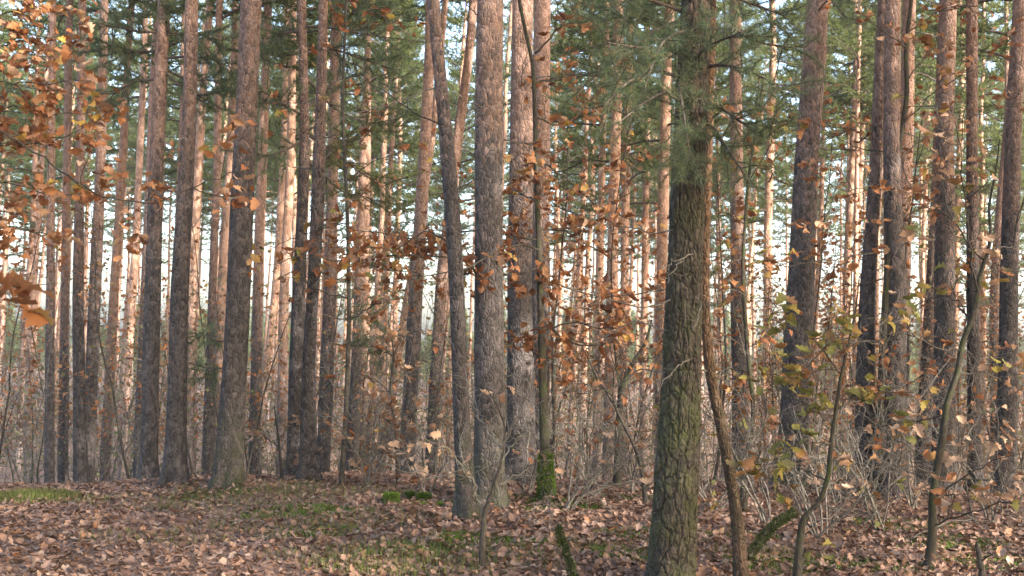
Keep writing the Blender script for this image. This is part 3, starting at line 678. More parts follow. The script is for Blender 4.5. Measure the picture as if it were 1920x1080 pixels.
for line, dd in (([(308, 100), (270, 95), (230, 100), (185, 90)], 0.3), ([(310, 110), (350, 105), (400, 110), (440, 130)], -0.4), ([(305, 60), (340, 65), (380, 60), (420, 70)], .4), ([(300, 60), (260, 60), (215, 50), (190, 50)], -.3),
                 ([(300, 150), (260, 150), (220, 170), (200, 190)], .2), ([(310, 130), (350, 150), (400, 150), (430, 170)], .3), ([(300, 90), (320, 50), (310, 20), (330, 0)], -.2), ([(305, 130), (345, 170), (375, 180), (420, 170)], -.3)):
    px_bough(p285, line, 14.0, dd, rs, N2, ntw=9, tl=0.46, sp=0.06, r0=0.02)
for i, (line, dd) in enumerate((([(572, 215), (545, 205), (515, 185), (490, 170)], -.2), ([(574, 205), (600, 180), (630, 150), (680, 140)], .3), ([(570, 60), (540, 60), (510, 80), (490, 90)], .2), ([(570, 50), (610, 50), (660, 60), (720, 70)], -.3),
                 ([(570, 100), (620, 90), (680, 110), (740, 130)], .3), ([(570, 140), (620, 200), (680, 230), (740, 230)], .5), ([(572, 260), (540, 280), (510, 290), (480, 290)], -.2), ([(572, 250), (620, 280), (670, 320), (720, 350)], .3),
                 ([(575, 300), (610, 330), (640, 360), (690, 370)], .4), ([(565, 320), (610, 300), (660, 260), (700, 230)], .4), ([(565, 20), (610, 10), (660, 20), (730, 30)], .2))):
    px_bough(p552, line, 14.0, dd, rs, N2, ntw=9, tl=0.46, sp=0.065, r0=0.022, nm=M_needle_olive if i in (7, 8, 9) else None)
for line, dd in (([(606, 590), (640, 600), (670, 590), (700, 600)], .3), ([(610, 640), (650, 650), (690, 660), (715, 670)], .4)):
    px_bough(p552, line, 14.0, dd, rs, N2, ntw=6, tl=0.35, sp=0.075, r0=0.014)
for line in ([(427, 640), (405, 640), (385, 620), (370, 630)], [(430, 690), (410, 690), (390, 700), (372, 690)]):
    px_bough(hero_left, line, 12.4, 0.5, rs, N2, ntw=5, tl=0.3, sp=0.075, r0=0.01)
for line in ([(1525, 60), (1505, 100), (1490, 150), (1480, 200)], [(1535, 20), (1550, 0), (1570, 10), (1590, 40)]):
    px_bough(p1505, line, 12.6, -0.4, rs, N2, ntw=5, tl=0.3, sp=0.075, r0=0.012)

def px_dead(tree, line, D, dd, r0, seed, mat_=None):
    root = tree[0]; n = len(line); rs = np.random.RandomState(seed)
    pts = np.array([P(px, py, D + dd * i / (n - 1)) for i, (px, py) in enumerate(line)]) - np.array(root.location)
    pts = smooth_poly(pts, 14); pts[1:-1] += rs.normal(0, 0.006, (12, 3)); mb = MB(); tube(mb, pts, np.linspace(r0, r0 * 0.35, 14), 6)
    twigs(mb, pts[4:], rs, 0.12, 0.16, r0 * 0.4, [], 0); link('branch', mb.mesh('branch', [mat_ or M_dead]), root)

# ------------------------------------------------------------------ oaks and saplings
def add_leaf(root, kind, p, size, rs, d=None):
    o = link('leaf', LM[kind][rs.randint(6)], root, p - np.array(root.location))
    o.scale = (size, size, size); az = rs.uniform(0, 6.28)
    if d is not None: az = math.atan2(-d[0], d[1]) + rs.normal(0, 0.7)
    o.rotation_euler = (rs.normal(-0.35, 0.45), rs.normal(0, 0.5), az)
def twigs(mb, pts, rs, step, L, r0, leaves, lev=0, up=0.0):
    s = np.concatenate([[0], np.cumsum(np.linalg.norm(np.diff(pts, axis=0), axis=1))])
    u = rs.uniform(0.15, 1) * step
    while u < s[-1]:
        i = min(np.searchsorted(s, u) - 1, len(pts) - 2); i = max(i, 0)
        p = pts[i] + (pts[i + 1] - pts[i]) * ((u - s[i]) / max(s[i + 1] - s[i], 1e-6)); ax = norm(pts[i + 1] - pts[i])
        d = norm(ax * 0.55 + norm(rs.normal(0, 1, 3)) * 0.9 + np.array([0, 0, up])); l = L * rs.uniform(0.4, 1.3); q = [p]
        for _ in range(5):
            d = norm(d + rs.normal(0, 0.22, 3) + np.array([0, 0, 0.05])); q.append(q[-1] + d * l / 5)
        q = np.array(q); tube(mb, q, np.linspace(r0, r0 * 0.4, 6), 4, 0, False)
        leaves.append((q[-1], norm(q[-1] - q[-2])))
        if rs.rand() < 0.6: leaves.append((q[3], d))
        if lev < 1: twigs(mb, q, rs, step * 0.6, L * 0.45, r0 * 0.6, leaves, lev + 1, up)
        u += step * rs.uniform(0.5, 1.5)
    leaves.append((pts[-1], norm(pts[-1] - pts[-2])))
def oak(name, label, stem, branches, D=None, mat_=None, leaf='rust', nleaf=80, lsize=(0.08, 0.13), seed=1, step=0.22, tl=0.35, tr=0.0045, group=None, cat='tree', bw=0.008,
        base=None, twmat=None, zone=None, cluster=2, ddmax=0.7, extra=0):
    rs = np.random.RandomState(seed)
    if D is None: D = G(stem[0][0], stem[0][1])[1]
    C = np.array([[*P(px, py, D), wd / 2 / FPX * D] for px, py, wd in stem])
    zg = float(terr(C[0, 0], D)) - 0.03
    if C[0, 2] > zg: C = np.vstack([[C[0, 0], D, zg, C[0, 3] * 1.05], C])
    root = empty(name, (C[0, 0], D, zg + 0.03)); tag(root, label, cat, group); ro = np.array(root.location)
    c = smooth_poly(C, 60); mb = MB(); rs2 = np.random.RandomState(seed + 50)
    c[1:, :2] += np.cumsum(rs2.normal(0, 0.0012, (59, 2)), 0)
    mb = trunk_mesh('trunk', np.column_stack([c[:, :3] - ro, c[:, 3]]), 0, None, 12, 90, 0, 0.25, 5, seed)
    link('trunk', mb.mesh('trunk', [mat_ or M_oak]), root)
    lv = []
    for k, br in enumerate(branches):
        dd = br[0] if not isinstance(br[0], tuple) else rs.uniform(-ddmax, ddmax); line = [b for b in br if isinstance(b, tuple)]
        n = len(line); D0 = D
        pts = np.array([P(px, py, D0 + dd * i / (n - 1)) for i, (px, py) in enumerate(line)])
        m_ = max(10, 4 * n); pts = smooth_poly(pts, m_); pts[1:-1] += rs.normal(0, 0.008, (m_ - 2, 3))
        mb = MB(); tube(mb, pts - ro, np.linspace(bw, bw * 0.3, m_), 6)
        got = []; tw = MB(); twigs(tw, pts, rs, step, tl, tr, got); lv += got
        for v in tw.v: v -= ro
        for f, mm, sm in tw.f: mb.f.append((f + mb.n, 0, sm))
        mb.v += tw.v; mb.n += tw.n
        link('branch', mb.mesh('branch', [twmat or mat_ or M_oak]), root)
    if nleaf:
        idx = rs.permutation(len(lv)); out = 0; i = 0
        while out < nleaf and i < 4 * len(lv):
            p, d = lv[idx[i % len(lv)]]; i += 1
            for _ in range(rs.randint(1, cluster + 1)):
                add_leaf(root, leaf if isinstance(leaf, str) else leaf[rs.randint(len(leaf))], p + rs.normal(0, 0.02, 3), rs.uniform(*lsize), rs, d); out += 1
    if extra:
        i = rs.randint(0, len(lv), extra); c = np.array([lv[k][0] for k in i]) + rs.normal(0, 0.05, (extra, 3)) - ro
        mb = MB(); scatter(mb, LEAFT, c, rs.uniform(lsize[0], lsize[1], extra), 0.6, 0, rs)
        o = link('foliage', mb.mesh('foliage', [M_leaf_far]), root); o['kind'] = 'stuff'
    return root

for i, (line, dd) in enumerate((([(1313, 470), (1290, 480), (1262, 490), (1240, 505)], -.3), ([(1290, 480), (1265, 505), (1250, 530)], -.2), ([(1300, 540), (1318, 580), (1300, 620)], -.3), ([(1310, 672), (1280, 680), (1255, 700), (1240, 725)], -.3),
        ([(1262, 560), (1200, 580), (1140, 560), (1080, 580)], -.2), ([(1255, 620), (1190, 600), (1120, 640), (1060, 620)], .3), ([(1270, 430), (1220, 440), (1160, 420), (1120, 440)], .2), ([(1250, 700), (1200, 690), (1150, 730), (1100, 720)], .3), ([(1300, 975), (1330, 945), (1300, 935)], -.2))):
    px_dead(hero3, line, 7.15, dd, 0.0065, 300 + i, M_pale if i in (0, 1, 3) else None)
for i, (line, dd) in enumerate((([(1345, 620), (1395, 650), (1425, 690), (1440, 770), (1420, 830), (1395, 830)], -.2), ([(1330, 700), (1370, 720), (1400, 760)], -.2), ([(1325, 560), (1370, 540), (1420, 560)], .2), ([(1370, 900), (1420, 880), (1470, 900)], .2))):
    px_dead(twin, line, float(twin[0].location.y), dd, 0.006, 320 + i, M_pale)
for i, (line, dd) in enumerate((([(818, 165), (760, 185), (700, 205), (640, 222), (600, 255), (583, 275)], -.3), ([(832, 235), (780, 215), (730, 175), (660, 135)], .3), ([(852, 460), (800, 430), (740, 470)], .2))):
    px_dead(slender, line, float(slender[0].location.y), dd, 0.008, 330 + i, M_pale if i == 0 else M_oak)
for i, (line, dd) in enumerate((([(912, 40), (880, 15), (862, -20)], -.2), ([(945, 262), (990, 270), (1030, 262)], .2))):
    px_dead(hero_mid, line, float(hero_mid[0].location.y), dd, 0.009, 340 + i, M_limb)
oak('oak_sapling', 'small pale bare-twigged oak sapling in front of the thick straight pine',
    [(905, 1068, 11), (905, 1010, 11), (908, 960, 10), (925, 915, 8), (938, 870, 6), (945, 800, 4), (930, 760, 3), (905, 720, 2)],
    [[(925, 915), (955, 900), (985, 880), (1010, 850)], [(907, 965), (890, 910), (870, 880), (820, 895), (770, 880), (745, 860)], [(940, 850), (965, 790), (985, 750), (1010, 690)],
     [(940, 840), (900, 790), (880, 740), (870, 690)], [(870, 880), (860, 830), (880, 800)], [(938, 870), (960, 830), (1000, 800)], [(890, 910), (850, 850), (820, 830), (790, 835)], [(945, 800), (950, 740), (940, 690)]],
    mat_=M_oak, twmat=M_pale, leaf='beige', nleaf=26, lsize=(0.06, 0.09), seed=3, step=0.11, tl=0.26, tr=0.0040, bw=0.0085, cluster=2)
oak('oak_tree', 'young oak with bright green moss on the foot of its thin stem',
    [(1025, 938, 26), (1023, 890, 21), (1020, 750, 16), (1016, 600, 13), (1010, 420, 10), (1005, 200, 8), (1002, 120, 7), (985, 50, 7), (972, -20, 6), (950, -150, 4)],
    [[(1004, 155), (1050, 146), (1090, 138), (1180, 120)], [(1008, 270), (985, 270), (960, 262)], [(1012, 430), (1060, 430), (1120, 470), (1190, 470)],
     [-1.2, (1013, 470), (985, 455), (930, 470), (850, 485), (760, 478), (650, 490), (540, 480)], [(1016, 600), (1060, 640), (1110, 650), (1160, 640), (1220, 655)], [(1012, 520), (1060, 540), (1150, 560), (1260, 540)],
     [-1.0, (1013, 500), (960, 520), (880, 500), (800, 520), (700, 500)], [(1008, 300), (1060, 330), (1110, 380), (1150, 400)], [(1003, 100), (1040, 60), (1080, 20), (1110, -20)], [(1006, 220), (1050, 240), (1090, 210), (1150, 200)],
     [(1018, 680), (980, 640), (950, 630)], [(1010, 380), (970, 360), (950, 330)], [-0.8, (1010, 450), (900, 430), (800, 450), (720, 440), (620, 420)], [(1016, 620), (1080, 600), (1130, 620), (1200, 600)]],
    mat_=M_oakmoss, twmat=M_oak, leaf=('rust', 'rust', 'rust', 'beige'), nleaf=300, extra=800, lsize=(0.08, 0.135), seed=4, step=0.20, tl=0.42, tr=0.0045, bw=0.012, cluster=3)
oak('oak_sapling', 'forked mossy oak sapling with yellow-green leaves right of the crooked young pine',
    [(1495, 1100, 15), (1498, 1030, 14), (1505, 968, 12), (1535, 945, 10), (1553, 900, 9), (1562, 800, 8), (1575, 700, 6), (1590, 640, 5), (1605, 575, 3), (1610, 520, 2)],
    [[(1505, 968), (1470, 930), (1445, 900), (1415, 880)], [(1583, 660), (1560, 640), (1545, 650), (1520, 680), (1465, 730)], [(1562, 800), (1520, 760), (1470, 740), (1420, 700)], [(1575, 700), (1530, 640), (1480, 610), (1430, 600)],
     [(1560, 830), (1510, 830), (1460, 850), (1430, 830)], [(1590, 640), (1620, 600), (1660, 590)], [(1560, 780), (1600, 740), (1640, 730), (1680, 740)], [(1553, 900), (1500, 880), (1470, 860)]],
    mat_=M_oakmoss, twmat=M_oak, leaf='green', nleaf=150, seed=5, step=0.16, tl=0.28, tr=0.0036, bw=0.006, lsize=(0.08, 0.125))
oak('oak_tree', 'dark bent mossy oak leaning right, with low rusty leaves at its foot',
    [(1741, 1068, 20), (1749, 1000, 16), (1748, 930, 15), (1758, 870, 14), (1770, 810, 14), (1778, 750, 12), (1801, 690, 12), (1803, 650, 11), (1823, 600, 11), (1833, 555, 10), (1836, 520, 9), (1850, 480, 8), (1858, 440, 6), (1852, 390, 5), (1866, 320, 4), (1872, 260, 2)],
    [[(1850, 475), (1865, 466), (1900, 462), (1950, 440)], [(1848, 490), (1820, 460), (1785, 410), (1760, 390), (1715, 365)], [(1776, 780), (1700, 790), (1640, 800), (1580, 790)], [(1800, 700), (1860, 700), (1930, 760)],
     [-0.6, (1757, 930), (1800, 900), (1850, 870), (1915, 850)], [-0.8, (1750, 985), (1820, 960), (1880, 940), (1940, 950)], [(1820, 610), (1790, 560), (1740, 540), (1700, 520)], [(1835, 550), (1820, 480), (1800, 300), (1810, 200)],
     [(1785, 410), (1760, 330), (1770, 250), (1750, 180)], [(1808, 660), (1740, 650), (1690, 610)], [-0.5, (1757, 890), (1700, 870), (1640, 880), (1590, 860)], [(1900, 462), (1910, 400), (1930, 330)]],
    mat_=M_oakmoss, twmat=M_oak, leaf=('rust', 'beige', 'green', 'beige'), nleaf=200, seed=6, step=0.20, tl=0.35, tr=0.004, bw=0.008, lsize=(0.075, 0.125))
oak('oak_tree', 'tall thin green-stemmed oak rising through the close cluster of pines',
    [(1655, 935, 17), (1650, 800, 15), (1660, 600, 13), (1670, 450, 12), (1680, 320, 11), (1705, 180, 9), (1700, 90, 8), (1712, 0, 7), (1720, -120, 5)],
    [[(1682, 290), (1640, 285), (1580, 265), (1545, 240)], [(1703, 150), (1740, 100), (1780, 60)], [(1682, 300), (1720, 270), (1770, 230), (1850, 210), (1930, 190)], [(1672, 430), (1720, 390), (1780, 380), (1860, 350)],
     [-1.0, (1668, 470), (1600, 480), (1540, 490), (1470, 500)], [(1665, 520), (1600, 540), (1550, 520)], [(1700, 90), (1660, 60), (1620, 30)], [(1660, 600), (1720, 570), (1790, 540)], [(1658, 650), (1600, 630), (1560, 640)],
     [(1676, 360), (1630, 350), (1580, 360), (1550, 340)], [(1654, 760), (1700, 720), (1740, 700)], [(1703, 60), (1760, 20), (1830, 10), (1900, 40)], [(1654, 780), (1610, 760), (1580, 700)], [(1690, 240), (1740, 180), (1800, 140), (1880, 110)]],
    mat_=M_oakmoss, twmat=M_oak, leaf=('rust', 'rust', 'beige'), nleaf=290, extra=200, seed=8, step=0.24, tl=0.42, tr=0.0045, bw=0.009, lsize=(0.075, 0.125))
oak('oak_sapling', 'thin mossy oak sapling with bright rust leaves between the nearest pine and the grey-pink pine',
    [(1393, 960, 13), (1395, 900, 12), (1405, 840, 11), (1415, 780, 9), (1402, 650, 8), (1392, 500, 6), (1400, 350, 5), (1420, 220, 4), (1430, 150, 3)],
    [[(1400, 350), (1430, 300), (1460, 240)], [(1410, 270), (1380, 230), (1350, 210)], [(1394, 480), (1360, 500), (1330, 520)], [(1392, 520), (1430, 500), (1470, 480)], [(1400, 620), (1360, 580), (1330, 560)], [(1402, 650), (1440, 640), (1490, 600)],
     [(1412, 760), (1450, 740), (1480, 700)], [(1398, 420), (1370, 400), (1340, 400)], [(1420, 220), (1450, 210), (1480, 220)], [(1405, 700), (1370, 690), (1340, 700)]],
    mat_=M_oakmoss, twmat=M_oak, leaf=('rust', 'rust', 'rust', 'green'), nleaf=190, seed=9, step=0.2, tl=0.3, tr=0.004, bw=0.006)
oak('oak_sapling', 'thin bare sapling arching left behind the nearest pine',
    [(1212, 946, 10), (1205, 890, 8), (1190, 840, 7), (1150, 760, 6), (1115, 705, 4), (1095, 660, 2)], [[(1170, 800), (1180, 740), (1200, 700)], [(1130, 730), (1100, 740), (1060, 730)], [(1150, 760), (1150, 700), (1170, 650)]], mat_=M_oak, nleaf=6, seed=10)
oak('oak_sapling', 'dark mossy sapling with kinked top standing on the crest behind the carpet of leaves',
    [(1158, 906, 14), (1160, 800, 13), (1168, 730, 12), (1190, 680, 10), (1215, 640, 6), (1225, 600, 3)], [[(1168, 730), (1150, 680), (1140, 620)], [(1190, 680), (1230, 670), (1250, 640)]], D=13.0, mat_=M_oakmoss, nleaf=12, seed=11)
oak('oak_sapling', 'rust-leaved oak sapling between the low-needled pine and the slender curved pine',
    [(748, 905, 8), (745, 840, 7), (740, 780, 6), (735, 720, 5), (740, 660, 4), (730, 600, 2)],
    [[(742, 800), (780, 770), (820, 760)], [(742, 800), (710, 780), (690, 770)], [(738, 740), (700, 710), (670, 700)], [(736, 720), (780, 690), (810, 650)], [(740, 670), (700, 650), (680, 620)], [(740, 660), (770, 620), (800, 610)], [(745, 850), (700, 850), (670, 860)]],
    D=12.6, mat_=M_oak, leaf=('rust', 'beige'), nleaf=160, seed=12, step=0.16, tl=0.35, cluster=3)
oak('oak_tree', 'tall thin oak with rust and yellow leaves hung among the dark forked pine needles',
    [(640, 905, 10), (648, 800, 9), (655, 600, 8), (650, 400, 7), (640, 200, 6), (645, 60, 5), (650, -60, 3)],
    [[(650, 420), (600, 430), (540, 450), (500, 470)], [(640, 250), (600, 260), (550, 240), (510, 250)], [(640, 200), (680, 170), (720, 130)], [(643, 110), (600, 90), (560, 100), (520, 120)], [(645, 60), (690, 50), (740, 40)], [(650, 340), (700, 300), (740, 290)],
     [(653, 480), (700, 460), (760, 450)], [(654, 560), (610, 550), (560, 520), (530, 520)], [(645, 60), (610, 30), (590, 10)], [(655, 600), (700, 570), (750, 560)], [(642, 270), (680, 260), (730, 200)]],
    D=12.3, mat_=M_oak, leaf=('rust', 'rust', 'rust', 'green'), nleaf=240, seed=13, step=0.22, tl=0.4, cluster=3)
oak('oak_sapling', 'low twiggy sapling with pale leaves below the dark slim pine',
    [(530, 910, 6), (528, 860, 5), (522, 800, 4), (518, 760, 2)], [[(525, 840), (500, 820), (480, 800)], [(524, 820), (550, 790), (570, 780)], [(527, 870), (560, 850), (600, 840)]], D=13.0, mat_=M_oak, leaf='beige', nleaf=30, seed=14, step=0.14, tl=0.25)
oak('oak_tree', 'oak whose branches of brown leaves reach in over the track from the left edge',
    [(-190, 1075, 36), (-180, 800, 32), (-170, 500, 28), (-160, 200, 22), (-150, -60, 16), (-140, -300, 8)],
    [[0.3, (-150, 40), (-60, 50), (20, 20), (90, 10), (150, 20)], [0.5, (-155, 120), (-60, 100), (20, 80), (90, 70), (165, 70)], [-.3, (-160, 200), (-60, 160), (20, 150), (80, 160), (160, 150)], [.4, (-160, 230), (-60, 210), (30, 200), (100, 220), (190, 200)],
     [0.2, (-165, 350), (-80, 330), (0, 340), (60, 350), (100, 360)], [.3, (-165, 400), (-80, 400), (-10, 420), (50, 430), (90, 440)], [-.3, (-168, 450), (-80, 460), (-20, 470), (40, 480)], [0, (-155, 60), (-60, 10), (20, -20), (100, -30), (170, -10)],
     [-.8, (-160, 180), (-60, 215), (0, 245), (60, 280), (130, 330), (200, 375), (290, 380), (380, 345), (450, 320)], [.4, (-160, 260), (-60, 270), (30, 270), (110, 260), (180, 230)], [.2, (-160, 90), (-50, 130), (30, 110), (110, 110), (150, 120)]],
    D=7.6, mat_=M_oak, leaf=('rust', 'beige', 'beige'), nleaf=300, extra=900, seed=15, step=0.17, tl=0.28, tr=0.004, cluster=3, bw=0.009, lsize=(0.065, 0.105))
close_twig = oak('oak_sapling', 'close oak twig with large curled brown leaves reaching in at the left edge',
    [(-600, 1400, 44), (-560, 1000, 36), (-480, 700, 28), (-420, 500, 20), (-400, 300, 10)],
    [[0.05, (-450, 600), (-250, 560), (-60, 545), (20, 545), (70, 570)], [.1, (-450, 560), (-250, 540), (-60, 530), (0, 520), (40, 540)]],
    D=2.6, mat_=M_oak, leaf='rust', nleaf=0, seed=19, step=0.14, tl=0.06, tr=0.0016, cluster=2, bw=0.003, lsize=(0.07, 0.10))

rs = np.random.RandomState(83)
for px, py, dd, sz in ((2, 535, 0, .11), (25, 540, .05, .12), (45, 560, 0, .12), (62, 578, .04, .11), (30, 575, -.05, .10), (8, 565, .05, .11), (50, 540, .08, .09), (72, 592, .02, .09), (-30, 550, 0, .11), (-60, 560, .05, .11)):
    add_leaf(close_twig, 'rust', P(px - 25, py - 12, 2.65 + dd), sz * 0.8, rs, np.array([0.8, 0.3, -0.2]))

# thin stems of the thicket behind the leaf carpet, one modelled kind in four forms, copied
def thin_stem(seed):
    rs = np.random.RandomState(seed); mb = MB(); n = 14; p = np.zeros(3); d = np.array([0, 0, 1.0]); pts = [p]
    for _ in range(n):
        d = norm(d + rs.normal(0, 0.07, 3) + np.array([0, 0, 0.05])); p = p + d * 4.2 / n; pts.append(p)
    pts = np.array(pts); tube(mb, pts, np.linspace(0.022, 0.005, n + 1), 6)
    br = MB(); lv = []
    twigs(br, pts[3:], rs, 0.22, 0.8, 0.006, lv)
    lb = MB(); pos = np.array([a for a, _ in lv]); pos = pos[rs.rand(len(pos)) < 0.85]
    scatter(lb, LEAFT_LO, pos, rs.uniform(0.07, 0.11, len(pos)), 0.6, 0, rs)
    return mb.mesh('stem', [M_oak]), br.mesh('twigs', [M_dead]), lb.mesh('foliage', [M_leaf_far])
TS = [thin_stem(s) for s in (31, 32, 33, 34, 35)]
rs = np.random.RandomState(123); THK = []
for k in range(115):
    D = rs.uniform(14.5, 34); px = rs.uniform(1000, 1930) if rs.rand() < 0.62 else rs.uniform(-20, 1000)
    q = P(px, 850, D); x = q[0]
    root = empty('thicket_sapling', (x, D, float(terr(x, D)))); tag(root, 'thin bare-stemmed sapling in the thicket between the pines', 'sapling', 'thicket saplings')
    v = rs.randint(5); s = rs.uniform(0.7, 1.25); root.scale = (s, s, s * rs.uniform(0.9, 1.2)); root.rotation_euler = (rs.normal(0, .1), rs.normal(0, .1), rs.uniform(0, 6.28))
    THK.append(root)
    link('stem', TS[v][0], root); link('twigs', TS[v][1], root); link('foliage', TS[v][2], root)

order_labels(THK, '%s thin bare-stemmed thicket sapling counting right from the %s')
# bare shrubs on the near side of the crest
def shrub(px, py, label, h, seed, leafn, lk):
    rs = np.random.RandomState(seed); p = G(px, py); root = empty('bare_shrub', p); tag(root, label, 'shrub', 'bare shrubs among the near trunks')
    lv = []
    for k in range(rs.randint(4, 7)):
        d = norm(np.array([rs.normal(0, .45), rs.normal(0, .45), 1.0])); L = h * rs.uniform(0.6, 1.1); pts = [np.array([rs.normal(0, .03), rs.normal(0, .03), -0.03])]
        for _ in range(9):
            d = norm(d + rs.normal(0, 0.13, 3)); pts.append(pts[-1] + d * L / 9)
        pts = np.array(pts); mb = MB(); tube(mb, pts, np.linspace(0.011, 0.004, 10), 5); twigs(mb, pts[2:], rs, 0.13, 0.45, 0.0045, lv)
        link('stem', mb.mesh('stem', [M_dead if k % 2 else M_pale]), root)
    for i in rs.permutation(len(lv))[:leafn]: add_leaf(root, lk, lv[i][0] + np.array(p), rs.uniform(0.08, 0.13), rs, lv[i][1])
for a in ((1110, 925, 'bare grey shrub right of the mossy-footed oak', 1.8, 61, 20, 'rust'), (1340, 960, 'tangled bare shrub in the gap between the nearest pine and the crooked one', 1.5, 62, 14, 'rust'),
          (1575, 945, 'tangled bare shrub left of the close right-hand cluster', 2.0, 63, 24, 'beige'), (1710, 960, 'bare shrub at the foot of the thickest right-hand pine', 1.8, 64, 20, 'rust'), (1850, 985, 'shrub with beige leaves below the orange-barked edge pine', 1.3, 65, 50, 'beige'),
          (800, 930, 'low grey shrub beside the slender curved pine', 1.3, 66, 20, 'beige'), (1440, 985, 'bare shrub behind the fallen mossy branch', 1.6, 67, 24, 'green'), (690, 915, 'low shrub with brown leaves behind the mossy stumps', 1.2, 68, 36, 'rust'),
          (1190, 925, 'thin bare shrub near the sapling arching left', 1.7, 69, 12, 'rust'), (1660, 1000, 'wiry shrub with few leaves right of the forked sapling', 1.4, 70, 20, 'green'), (985, 925, 'thin shrub between thick pine and mossy-footed oak', 1.2, 71, 14, 'beige'), (1780, 935, 'wiry bare shrub behind the bent mossy oak', 2.0, 72, 30, 'rust'), (1540, 1010, 'low wiry shrub beside the forked mossy sapling', 1.2, 73, 24, 'beige'), (1620, 950, 'bare shrub before the greyish first pine of the cluster', 2.0, 74, 26, 'rust'),
          (1900, 950, 'twiggy shrub at the right edge under the orange-barked pine', 1.9, 75, 30, 'rust'), (1060, 960, 'low bare shrub in front of the mossy-footed oak', 1.0, 76, 10, 'beige')):
    shrub(*a)

# the thicket behind the crest, which reads as one mass
def build_brush():
    rs = np.random.RandomState(77); mb = MB()
    SL = [(np.array([[0, 0, 0], [0.34, 0.45, 0.12], [0, 1, 0.05], [-0.34, 0.55, 0.1]]), np.array([[0, 1, 2], [0, 2, 3]]))]
    for k in range(500):
        D = rs.uniform(16.5, 66); x = rs.uniform(-0.54, 0.54) * D; z0 = float(terr(x, D)); h = rs.uniform(1.6, 4.4) * (1 + 0.008 * D)
        p = np.array([x, D, z0]); d = norm(np.array([rs.normal(0, .2), rs.normal(0, .2), 1.0])); pts = [p]
        for _ in range(5):
            d = norm(d + rs.normal(0, 0.16, 3)); pts.append(pts[-1] + d * h / 5)
        pts = np.array(pts); tube(mb, pts, np.linspace(0.016, 0.005, 6), 3, 0, False)
        for i in (1, 2, 3, 4, 5):
            for _ in range(3):
                e = norm(rs.normal(0, 1, 3) + np.array([0, 0, 0.3])); l = rs.uniform(0.3, 1.0)
                tube(mb, np.array([pts[i], pts[i] + e * l * 0.5, pts[i] + e * l + rs.normal(0, 0.05, 3)]), [0.007, 0.005, 0.003], 3, 0, False)
        m_ = rs.randint(50, 170); c = pts[rs.randint(1, 6, m_)] + rs.normal(0, 0.40, (m_, 3))
        scatter(mb, SL, c, rs.uniform(0.05, 0.10, m_) * (0.7 + D / 80), 0.9, 1 if rs.rand() < (0.65 if x > -0.1 * D else 0.5) else 2, rs)
    tag(link('undergrowth', mb.mesh('undergrowth', [M_dead, M_brush_leaf, M_brush_green])), 'brown and olive thicket filling the space behind the crest', 'undergrowth', kind='stuff')
build_brush()
def build_far_wood():
    rs = np.random.RandomState(55); mb = MB()
    for k in range(260):
        D = rs.uniform(125, 175); x = rs.uniform(-0.6, 0.6) * D; z0 = float(terr(x, D)); h = rs.uniform(4, 11)
        tube(mb, np.array([[x, D, z0], [x + rs.normal(0, .2), D, z0 + h * 0.6], [x + rs.normal(0, .4), D, z0 + h]]), [0.12, 0.09, 0.02], 5, 0, False)
        m_ = int(h * 32); t = rs.rand(m_) ** 0.8; rad = (0.2 + 1.7 * (1 - t)) * np.sqrt(rs.rand(m_)); a = rs.uniform(0, 6.28, m_)
        c = np.stack([x + rad * np.cos(a), D + rad * np.sin(a), z0 + h * (0.1 + 0.9 * t)], -1)
        needles(mb, c, norm(np.stack([np.cos(a), np.sin(a), 0.3 + 0 * a], -1)), 5, 0.55, 0.12, 0.7, 1, rs)
    tag(link('far_wood', mb.mesh('far_wood', [M_limb, M_needle_far])), 'low blue-green far wood closing the view between the trunks', 'wood', kind='stuff')
build_far_wood()

# ------------------------------------------------------------------ small things on the ground
def stump(px, py, wpx, label, seed):
    p = G(px, py); D = p[1]; r_ = wpx / 2 / FPX * D; rs = np.random.RandomState(seed)
    root = empty('mossy_stump', p); tag(root, label, 'stump', 'mossy stumps on the crest')
    h = r_ * 1.2; z = np.array([-0.03, 0.0, h * 0.4, h * 0.8, h]); rr = np.array([1.25, 1.15, 1.0, 0.97, 0.85]) * r_
    th = np.linspace(0, 2 * np.pi, 22, endpoint=False); mb = MB()
    V = np.stack([np.stack([(q * (1 + .12 * np.sin(3 * th + seed) + .06 * np.sin(7 * th))) * np.cos(th), (q * (1 + .12 * np.sin(3 * th + seed))) * np.sin(th), np.full(22, zz) + 0.02 * np.sin(5 * th) * (zz > 0.01)], -1) for q, zz in zip(rr, z)])
    i = np.arange(4)[:, None] * 22; j = np.arange(22)[None]; j2 = (j + 1) % 22
    mb.add(V.reshape(-1, 3), np.stack([i + j, i + j2, i + 22 + j2, i + 22 + j], -1).reshape(-1, 4))
    mb.add(np.vstack([V[-1], [0, 0, h * 0.9]]), np.stack([np.arange(22), (np.arange(22) + 1) % 22, np.full(22, 22)], -1))
    link('wood', mb.mesh('wood', [M_oakmoss]), root)
    nb = MB(); k = 900; t = rs.uniform(0, 6.28, k); u = rs.rand(k)
    c = np.stack([np.cos(t) * r_ * np.where(u < .5, 1.02, np.sqrt(rs.rand(k)) * 0.9), np.sin(t) * r_ * np.where(u < .5, 1.02, np.sqrt(rs.rand(k)) * .9), np.where(u < .5, rs.rand(k) * h, h * 0.96)], -1)
    needles(nb, c, norm(c + np.array([0, 0, .05])), 3, 0.03, 0.008, 0.5, 0, rs)
    m_ = link('moss_cover', nb.mesh('moss_cover', [M_moss]), root); m_['kind'] = 'stuff'
stump(733, 944, 26, 'larger moss-covered stump on the leaf carpet', 3)
stump(795, 942, 22, 'smaller moss-covered stump to the right of the larger one', 4)
stump(768, 934, 13, 'tiny mossy stub behind the two moss-covered stumps', 5)

